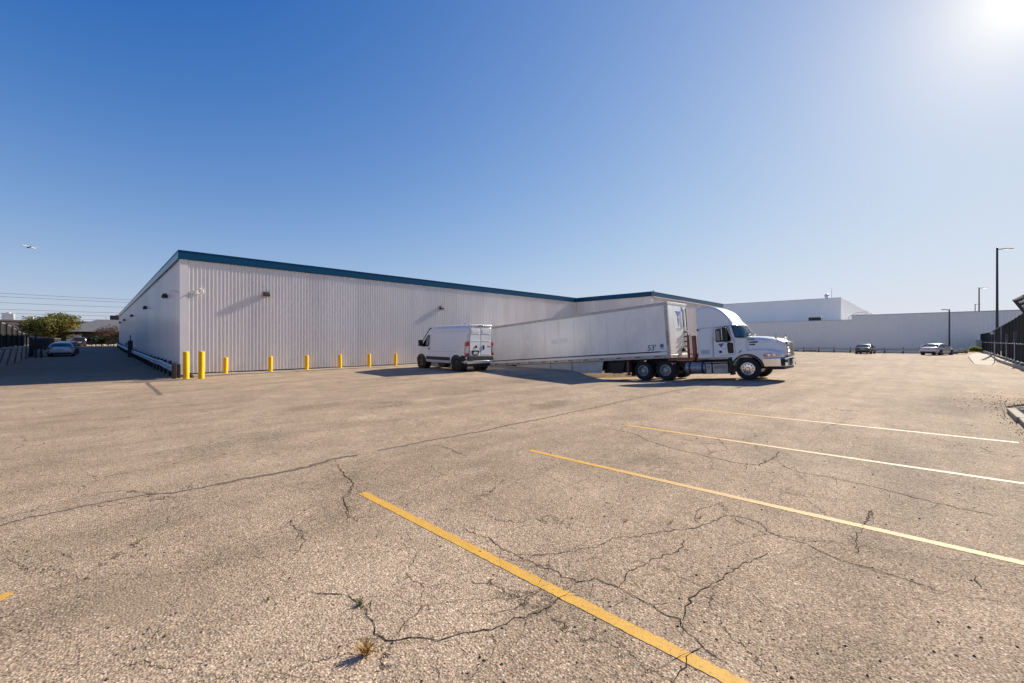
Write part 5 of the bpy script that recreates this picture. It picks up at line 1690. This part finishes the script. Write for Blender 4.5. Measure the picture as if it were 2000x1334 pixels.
leafy_tree('dark_evergreen', 'low dark shrub behind the russet tree at the alley end', (-3.6, 118, .5), 2.4, 3.2, 2.0, 1.1, ([M['leafdark']], lambda p, r: 0), 1600, .2, .1, 7, 22)

# planter of pale boulders with a grass edge at the alley end
pb = thing('boulder_border', 'sunlit pale boulder border round the planting at the alley end', 'boulders', (-2.5, 106, .45))
for i in range(14):
    x = -3.2 + i * .52 + rb.uniform(-.1, .1)
    r_ = rb.uniform(.28, .42)
    mb = MB()
    secs = []
    for k in range(5):
        th = -1.2 + k * .65
        rad, hh = r_ * math.cos(th * .9), r_ * .7 * math.sin(th) + r_ * .4
        secs.append([(x + max(.03, rad) * rb.uniform(.8, 1.2) * math.cos(q * 1.047), rad * rb.uniform(.8, 1.2) * math.sin(q * 1.047), hh) for q in range(6)])
    mb.loft(secs)
    mb.build('boulder', M['stone'], pb, bevel=.03)
mb = MB()
for i in range(1500):
    x, y, a = rb.uniform(-4, 5), rb.uniform(103, 105.6), rb.uniform(0, 6.28)
    h = rb.uniform(.05, .14)
    z = gz(x, y)
    mb.add([(x - .02 * math.sin(a), y + .02 * math.cos(a), z), (x + .02 * math.sin(a), y - .02 * math.cos(a), z), (x + h * .4 * math.cos(a), y + h * .4 * math.sin(a), z + h)], [(0, 1, 2)])
o = mb.build('grass', M['grass'])
tag(o, 'short strip of grass before the boulder border', kind='stuff')
br_ = thing('barrel', 'upright orange brown barrel at the alley end beside the dark utility', 'barrel', (-6.1, 113, .45))
MB().lathe([(.001, 0), (.42, 0), (.44, .1), (.47, .5), (.47, .7), (.44, 1.15), (.42, 1.2), (.001, 1.2)], n_=20).build('drum', M['barrel'], br_, smooth=40)
for z in (.4, .8):
    MB().lathe([(.47, z - .03), (.49, z), (.47, z + .03)], n_=20).build('hoop', M['darkmetal'], br_)
bx_ = thing('waste_bin', 'dark wheeled waste bin right of the orange barrel', 'bin', (-4.8, 113, .45))
MB().prism([(-.42, .1), (.42, .1), (.5, 1.15), (-.5, 1.15)], -.4, .4, 'y').build('body', M['black'], bx_, bevel=.03)
MB().box(-.55, .55, -.45, .45, 1.15, 1.24).build('lid', M['black'], bx_, bevel=.03)

# far buildings beyond the alley
fb = thing('far_building', 'long low tan building across the horizon at left with rooftop units', 'building', (-10, 152, 0))
MB().box(-75, 62, 0, 30, 0, 7.2).build('wall_core', M['found'], fb)
pmf = MB().box(.02, 1.98, -.06, 0, 0, 1).mesh('wall_panel', M['farwall'])
for i in range(68):
    inst('wall_panel', pmf, fb, (-75 + i * 2.0, -.0, .2), sc=(1, 1, 6.7))
MB().box(-75.1, 62.1, -.15, 30, 7.15, 7.5).build('parapet', M['farwall'], fb)
for (x, w, h, m_) in ((-11.5, 2.2, 1.9, 'galv'), (-7.6, 1.6, 1.1, 'galv'), (11.4, 4.6, 2.2, 'darkmetal'), (17.5, 2.0, .9, 'galv')):
    u = MB().box(x - w / 2, x + w / 2, 4, 7, 7.5, 7.5 + h).build('rooftop_unit', M[m_], fb, bevel=.05)
    MB().lathe([(.001, 7.5 + h + .35), (w * .22, 7.5 + h + .3), (w * .22, 7.5 + h)], (x, 5.5, 0), n_=12).build('fan', M['galv'], u)
for x, h in ((3.6, 4.0), (8.2, 2.2)):
    MB().tube([(x, 5, 7.5), (x, 5, 7.5 + h)], .06, 6).build('antenna', M['galv'], fb)
gh = thing('brown_garage', 'brown building with a grey hipped roof and open dark doorway at the alley end', 'building', (-4.0, 122, .4))
MB().box(-5.5, 8, .2, 12, 0, 3.6).build('wall', M['brown'], gh)
for i in range(13):
    MB().box(-5.45 + i * 1.03, -4.45 + i * 1.03, .12, .2, 0, 3.6).build('cladding_board', M['brown'], gh)
MB().box(-5.0, -1.4, .02, .12, 0, 3.1).build('doorway', M['black'], gh)
MB().box(-4.9, -2.3, -.05, .02, 1.3, 2.9).build('roller_door', M['trim'], gh)
rf = MB().add([(-7, -1.5, 3.6), (9.5, -1.5, 3.6), (9.5, 13, 3.6), (-7, 13, 3.6), (0.5, 5, 6.9), (5.5, 5, 6.9)], [(0, 1, 5, 4), (1, 2, 5), (2, 3, 4, 5), (3, 0, 4), (0, 3, 2, 1)])
rf.build('roof', M['greyroof'], gh)

# power lines far behind the warehouse
U = lambda X, D: (-2.84 + .70711 * (X + D), -26.3 + .70711 * (D - X))
names = ['topmost', 'second', 'third', 'fourth', 'fifth', 'sixth', 'lowest']
for i, (za, zb_) in enumerate(((28.6, 28.0), (26.8, 26.3), (23.3, 23.2), (19.8, 19.6), (17.7, 17.5), (15.3, 15.2), (13.0, 12.9))):
    a, b = U(-330, 160), U(-215, 290)
    pts = []
    for k in range(25):
        s = k / 24
        pts.append((a[0] + (b[0] - a[0]) * s, a[1] + (b[1] - a[1]) * s, za + (zb_ - za) * s - 1.2 * math.sin(math.pi * s)))
    o = MB().tube(pts, .075, 5).build('power_line', M['wire'])
    tag(o, names[i] + ' of the seven thin power lines at the left sky', 'power line', 'power lines crossing the left sky')

# ------------------------------------------------------------------ far right buildings
fr = thing('far_warehouse', 'wide pale ribbed warehouse closing the lot at right', 'warehouse', (0, 0, 0))
MB().box(108.1, 300, -130, -15.8, -1.6, 6.9).box(108.1, 300, -15.8, 70, -1.6, 5.95).build('wall_core', M['wall_far'], fr)
run_panels(fr, (108, 62), (108, -15.8), lambda t: -.6, lambda t: 6.1, 1.2, 4, M['wall_far'])
run_panels(fr, (108, -15.8), (108, -92), lambda t: -.6, lambda t: 7.0, 1.2, 4, M['wall_far'])
MB().box(107.9, 108.12, -130, -15.75, 6.93, 7.08).box(107.9, 108.12, -15.75, 70, 6.03, 6.16).build('coping', M['trim'], fr)
MB().box(107.97, 108.05, -92, 62, -1.6, -.6).build('plinth', M['found'], fr)
hr = MB()
hr.tube([(112, -14.9, 6.1), (112, -14.9, 6.95), (112, -16.4, 7.85), (112, -17.9, 7.85), (112, -17.9, 6.9)], .035, 6)
hr.tube([(112, -14.9, 6.55), (112, -16.4, 7.4), (112, -17.9, 7.4)], .03, 6)
hr.tube([(113, -14.9, 6.1), (113, -14.9, 6.95), (113, -16.4, 7.85), (113, -17.9, 7.85), (113, -17.9, 6.9)], .035, 6)
hr.tube([(112, -16.4, 7.85), (112, -16.4, 6.9)], .03, 6)
hr.build('roof_handrail', M['galv'], fr)
st_ = MB()
for i in range(4):
    st_.box(112, 113, -15.1 - i * .35, -14.8 - i * .35, 6.1 + i * .22, 6.15 + i * .22)
st_.build('roof_steps', M['galv'], fr)
ac = MB().box(109.6, 112.6, -10.4, -8.15, 6.05, 6.95).build('rooftop_unit', M['darkmetal'], fr, bevel=.05)
mb = MB()
for i in range(4):
    mb.box(109.55, 109.6, -10.3 + .55 * i, -9.85 + .55 * i, 6.2, 6.85)
mb.build('louvre', M['bronze'], ac)
hi = thing('high_hall', 'taller pale hall rising behind the far ribbed warehouse', 'building', (125, -12.2, 0))
MB().box(.05, 160, .05, 90, -1, 12.15).build('wall_core', M['wall_far'], hi)
RIBF = rib_panel(3.0, 6, .02).mesh('wall_panel', M['wall_far'])
for i in range(27):
    inst('wall_panel', RIBF, hi, (0, 81 - i * 3.0, 0), (0, 0, R(-90)), (1, 1, 12.2))
for i in range(50):
    inst('wall_panel', RIBF, hi, (i * 3.0, 0, 0), (0, 0, 0), (1, 1, 12.2))
MB().box(-.12, 160, -.12, .0, 12.18, 12.32).box(-.12, .0, .0, 90, 12.18, 12.32).build('coping', M['trim'], hi)
MB().lathe([(.001, 14.0), (.45, 13.8), (.5, 13.2), (.3, 13.1), (.3, 12.2)], (6, 3.6, 0), n_=14).build('roof_vent', M['galv'], hi, smooth=40)
MB().tube([(3, 2.2, 12), (3, 2.2, 15)], .04, 6).build('antenna', M['galv'], hi)
MB().tube([(40, 4, 12), (40, 4, 15.2)], .3, 10).build('pipe_stack', M['galv'], hi)

# far guardrail
g2 = thing('guardrail', 'long grey guardrail closing the far side of the sunlit lot', 'guardrail', (76, 8, 0))
for i in range(20):
    a, b = -i * 1.905, -(i + 1) * 1.905
    MB().loft([[(-p, y, .53 + q) for p, q in WB] for y in (a, b)]).build('rail', M['galv'], g2, smooth=40)
    MB().box(.02, .20, a - .08, a + .08, -.3, .78 + rg.uniform(-.03, .05)).build('post', M['wood'], g2)

# light poles
def light_pole(loc, h, arm_dir, r0, label, arm=1.7):
    t = thing('light_pole', label, 'lamp post', loc, (0, 0, arm_dir), 'tall dark lamp posts')
    MB().lathe([(r0 * 1.9, 0), (r0 * 1.9, .06), (r0 * 1.1, .08), (r0, .5), (r0 * .7, h), (.001, h + .02)], n_=14).build('pole', M['pole'], t, smooth=40)
    MB().tube([(0, 0, h - .25), (arm * .45, 0, h - .15)], .06, 6).build('arm', M['pole'], t)
    MB().prism([(arm * .4, -.12), (arm * .5, -.2), (arm, -.2), (arm + .06, 0), (arm, .2), (arm * .5, .2), (arm * .4, .12)], h - .19, h - .09, 'z').build('lamp_head', M['pole'], t, bevel=.02)
    return t
light_pole((79.5, -33.15, 0), 13.9, R(-45), .14, 'tallest and nearest dark lamp post, rising behind the right fence', 1.9)
light_pole((138.6, -35.4, -1.5), 15.4, R(-45), .15, 'middle sized dark lamp post behind the far warehouse roof', 1.9)
light_pole((201.8, -38.6, -1.5), 15.4, R(-45), .14, 'most distant small lamp post behind the far warehouse roof', 1.9)
light_pole((98.9, -29.5, -1.5), 8.7, R(135), .12, 'short dark lamp post before the far white wall, arm to the left', 1.2)

# ------------------------------------------------------------------ right side: kerb, pads, fence, signs
kc = [(33, -30.7), (40, -30.75), (46, -30.8), (53, -30.95), (62, -31.4), (75, -32.0), (90, -32.6), (107, -33.2)]
kp = []
for (a, b), (c, d) in zip(kc[:-1], kc[1:]):
    kp += [(a + (c - a) * q / 4, b + (d - b) * q / 4) for q in range(4)]
kp.append(kc[-1])
kt = thing('kerb', 'pale concrete kerb in lengths along the right fence', 'kerb', (0, 0, 0))
kt['kind'] = 'structure'
for (a, b), (c, d) in zip(kp[:-1], kp[1:]):
    mb = MB()
    mb.loft([[(x, y, -.2), (x, y - .22, -.2), (x, y - .22, .24), (x, y - .03, .24), (x, y, .20)] for x, y in ((a + .01, b), (c - .01, d))])
    mb.build('kerb_stone', M['conc'], kt)
mb = MB()
secs = [[(x, y - .2, .20), (x, y - 6, .25)] for x, y in kp]
mb.loft(secs, closed=False, caps=False)
o = mb.build('verge', M['found'])
tag(o, 'dirt verge behind the kerb under the right fence', kind='structure')
M['verge'] = M['found']
pp = [(84, -31.6, .12), (66, -29.9, .12), (43.9, -29.1, .035), (44.5, -30.2, .005), (53, -30.9, .03), (62, -31.35, .10), (75, -31.95, .13)]
pad = MB().add([(x, y, -.1) for x, y, z in pp] + [(x, y, z) for x, y, z in pp], [tuple(range(7))[::-1], tuple(range(7, 14))] + [(i, (i + 1) % 7, (i + 1) % 7 + 7, i + 7) for i in range(7)]).build('concrete_apron', M['concpad'])
tag(pad, 'raised pale concrete apron tapering along the far kerb', kind='structure')
ps = thing('sidewalk', 'pale concrete sidewalk slabs at the right edge', 'sidewalk', (0, 0, 0))
ps['kind'] = 'structure'
for i in range(8):
    x1 = 13.9 - i * 1.9
    MB().prism([(x1, -27.86 - .0 * i), (x1 - 1.885, -27.82), (x1 - 1.885, -33), (x1, -33)], -.2, .13, 'z').build('slab', M['concpad'], ps, bevel=.02)
# debris along the slab edge
mb = MB()
for i in range(240):
    x = rb.uniform(6, 15)
    y = -27.82 + abs(rb.gauss(0, .12)) * (1 if x < 13.9 else rb.uniform(-9, 3))
    h = rb.uniform(.006, .018)
    a = rb.uniform(0, 6.28)
    z = gz(x, y)
    mb.add([(x + h * math.cos(a + k * 2.1), y + h * math.sin(a + k * 2.1), z) for k in range(3)] + [(x, y, z + h)], [(0, 1, 3), (1, 2, 3), (2, 0, 3)])
for i in range(900):
    x, y = 16.2 + rb.gauss(0, 1.5), -28.0 - abs(rb.gauss(0, 1.0)) + rb.gauss(0, .5)
    if x < 14.0 and y < -27.75:
        continue
    h = rb.uniform(.006, .022)
    a = rb.uniform(0, 6.28)
    z = gz(x, y)
    mb.add([(x + h * math.cos(a + k * 2.1), y + h * math.sin(a + k * 2.1), z) for k in range(3)] + [(x, y, z + h)], [(0, 1, 3), (1, 2, 3), (2, 0, 3)])
o = mb.build('gutter_debris', M['pebble'])
tag(o, 'dark crumbs and dead leaves along the sidewalk edge', kind='stuff')

# screened fence on the right: boards of black screen between posts
def right_fence():
    x0, y0, x1, y1 = 34.0, -31.15, 106.0, -33.45
    t = thing('screen_fence', 'tall black screened chain link fence running along the right', 'fence', (x0, y0, 0))
    L = x1 - x0
    sl = (y1 - y0) / L
    def zt(x):
        return 4.25 - .035 * (x - 34) if x < 52 else (3.62 - .024 * (x - 52) if x < 76 else 2.95)
    def zb(x):
        return .22
    x = x0
    k = 0
    while x < x1 - .1:
        w = 1.35 if x < 60 else 2.4
        w = min(w, x1 - x)
        secs = []
        for q in range(4):
            xx = x + w * q / 3
            bow = (.05 if k % 2 else .0) + .02 * math.sin(q)
            secs.append([(xx - x0, (xx - x0) * sl + bow, zb(xx) + .05), (xx - x0, (xx - x0) * sl + bow - .015, zb(xx) + .05), (xx - x0, (xx - x0) * sl + bow - .015, zt(xx) - .04), (xx - x0, (xx - x0) * sl + bow, zt(xx) - .04)])
        MB().loft(secs).build('screen_panel', M['screen'], t)
        if k % 2 == 0:
            MB().lathe([(.04, 0), (.04, zt(x) + .03), (.001, zt(x) + .05)], (x - x0, (x - x0) * sl - .06, 0), n_=8).build('post', M['pole'], t)
        x += w
        k += 1
    n_ = 40
    MB().tube([(L * i / n_, L * i / n_ * sl + .07, 1.62 - .1 * i / n_) for i in range(n_ + 1)], .03, 6).build('middle_rail', M['galv'], t)
    MB().tube([(L * i / n_, L * i / n_ * sl, zt(x0 + L * i / n_)) for i in range(n_ + 1)], .03, 6).build('top_rail', M['galv'], t)
    return t
right_fence()
# sign posts at the kerb, their plates seen nearly edge on
M['postgrey'] = mat('grey_post_steel', (0.66, 0.65, 0.62), 0.6, 0.0, var=0.15, vscale=4)
def sign_post(x, y, zb, zt, ph, pw, label, lean=0):
    t = thing('sign_post', label, 'sign post', (x, y, zb), (R(lean), 0, R(-35)), 'grey sign posts at the right kerb')
    MB().prism([(-.035, -.02), (.035, -.02), (.035, .012), (.02, .02), (-.02, .02), (-.035, .012)], 0, zt - zb, 'z').build('post', M['postgrey'], t)
    MB().box(-pw / 2, pw / 2, -.032, -.022, zt - zb - ph, zt - zb + .02).build('sign_plate', M['postgrey'], t, bevel=.004)
    return t
sign_post(48.7, -30.45, 0, 1.80, .55, .10, 'shortest grey sign post standing in front of the kerb')
sign_post(51.2, -31.3, .22, 2.4, .62, .20, 'middle grey sign post behind the kerb')
sign_post(44.3, -31.05, .22, 2.45, .72, .28, 'tallest grey sign post with a white plate, rightmost at the kerb')
# bushes and a utility box at the fence's far end
def bush(loc, r, label, m_, n_=500, seed=1):
    rr = random.Random(seed)
    mb = MB()
    for i in range(n_):
        v = Vector((rr.gauss(0, 1), rr.gauss(0, 1), abs(rr.gauss(0, 1)))).normalized() * r * rr.uniform(.5, 1)
        u = Vector((rr.gauss(0, 1), rr.gauss(0, 1), rr.gauss(0, 1))).normalized() * r * .16
        w = u.cross(Vector((rr.gauss(0, 1), rr.gauss(0, 1), rr.gauss(0, 1)))).normalized() * r * .1
        mb.add([v - u, v + w, v + u, v - w], [(0, 1, 2, 3)])
    o = mb.build('bush', m_, loc=loc)
    return tag(o, label, 'bush', 'bushes by the far right fence')
bush((90.0, -31.9, .2), .75, 'lime yellow bush close to the end of the right fence', M['bushyellow'], 600, 1)
bush((86.0, -30.4, 0), .6, 'smaller green bush below the lime yellow one', M['leaf2'], 500, 2)
ub = thing('utility_box', 'small grey utility box at the far end of the right fence', 'utility box', (101.5, -33.6 + .55, .2))
MB().box(-.6, .6, -.4, .4, 0, 1.6).build('cabinet', M['galv'], ub, bevel=.03)
MB().box(-.66, .66, -.46, .46, 1.6, 1.68).build('lid', M['galv'], ub, bevel=.02)
fl = thing('flood_lamp', 'small white flood lamp fixed on the right fence', 'lamp', (69.5, -32.0, 2.7))
MB().lathe([(.001, -.16), (.18, -.14), (.20, 0), (.10, .14), (.001, .17)], (0, 0, 0), 'z', 14).build('shade', M['trim'], fl, smooth=40)
MB().tube([(0, -.02, .2), (0, -.2, .4)], .03, 6).build('bracket', M['galv'], fl)
# near fence end with its leaning arm of mesh, at the right edge
nf = thing('fence_end', 'near chain link fence end with an arm leaning out over the lot', 'fence', (21.8, -29.35, 0))
MB().tube([(0, 0, 0), (0, -.15, 2.3)], .05, 8).build('post', M['pole'], nf)
for q in range(1, 5):
    MB().tube([(-2.3 * q, 0, 0), (-2.3 * q, -.15, 2.3)], .05, 8).build('post', M['pole'], nf)
for q in range(5):
    MB().obox((-2.3 * q, .28, 2.85), (.04, 0, 0), (0, .31, .60), (0, .04, -.02)).build('leaning_arm', M['pole'], nf)
for q in range(4):
    xa, xb = -2.3 * q - .06, -2.3 * q - 2.24
    MB().loft([[(x, .06, .08), (x, .045, .08), (x, -.095, 2.24), (x, -.08, 2.24)] for x in (xa, (xa + xb) / 2, xb)]).build('screen_panel', M['screen'], nf)
mb = MB()
mb.tube([(0, .58, 3.43), (-9.2, .62, 3.47)], .03, 6)
mb.tube([(0, -.05, 2.28), (-9.2, -.05, 2.32)], .03, 6)
mb.build('mesh_rail', M['galv'], nf)
mb = MB()
for i in range(72):
    x = -.35 - i * .12
    mb.tube([(x, -.05, 2.3), (x - .25, .27, 2.87), (x, .58, 3.43)], .005, 4)
    mb.tube([(x, -.05, 2.3), (x + .25, .27, 2.87), (x, .58, 3.43)], .006, 4)
mb.build('chain_mesh', M['darkmetal'], nf)
MB().loft([[(-.55, .0, 2.38), (-.55, .26, 2.84)], [(-2.5, .0, 2.38), (-2.5, .26, 2.86)], [(-9.2, .0, 2.38), (-9.2, .27, 2.88)]], closed=False, caps=False).build('screen_sheet', M['screen'], nf)

# ------------------------------------------------------------------ airliner taking off, far away at left
ap = thing('airliner', 'small white twin engined airliner climbing in the left sky', 'airplane', (*U(-941, 800), 183.0))
fwd = Vector((-.70711 * .66 - .70711 * .72, .70711 * .66 - .70711 * .72, 0.0))
hd_ = math.atan2(fwd.y, fwd.x)
ap.scale = (.74, .74, .74)
ap.rotation_euler = (Matrix.Rotation(hd_, 3, 'Z') @ Matrix.Rotation(R(-13), 3, 'Y') @ Matrix.Rotation(R(2), 3, 'X')).to_euler()
MB().lathe([(.001, 15), (.6, 14.4), (1.2, 13.2), (1.6, 11.5), (1.65, 9), (1.65, -6), (1.4, -10), (.8, -14), (.25, -16), (.001, -16.2)], (0, 0, 0), 'x', 18).build('fuselage', M['white'], ap, smooth=50)
for s in (-1, 1):
    MB().add([(2.5, s * 1.2, -.9), (-2.5, s * 1.2, -.9), (-5.2, s * 15, .5), (-3.8, s * 15, .5), (2.5, s * 1.2, -.5), (-2.5, s * 1.2, -.7), (-5.2, s * 15, .6), (-3.8, s * 15, .62)], [(0, 1, 2, 3), (4, 5, 6, 7), (0, 1, 5, 4), (1, 2, 6, 5), (2, 3, 7, 6), (3, 0, 4, 7)]).build('wing', M['darkmetal'], ap)
    MB().add([(-12.2, s * .5, .4), (-14.8, s * .5, .4), (-16.4, s * 5.6, .8), (-15.2, s * 5.6, .8), (-12.2, s * .5, .65), (-14.8, s * .5, .6), (-16.4, s * 5.6, .9), (-15.2, s * 5.6, .9)], [(0, 1, 2, 3), (4, 5, 6, 7), (0, 1, 5, 4), (1, 2, 6, 5), (2, 3, 7, 6), (3, 0, 4, 7)]).build('tailplane', M['darkmetal'], ap)
    MB().lathe([(.4, 3.6), (.85, 3.2), (.9, 1.5), (.5, -.6), (.001, -.8)], (0, s * 4.8, -1.7), 'x', 14).build('engine', M['darkmetal'], ap, smooth=40)
MB().prism([(-10.5, 1.2), (-14.2, 6.2), (-16.0, 6.2), (-15.4, .8)], -.15, .15, 'y').build('fin', M['trim'], ap)
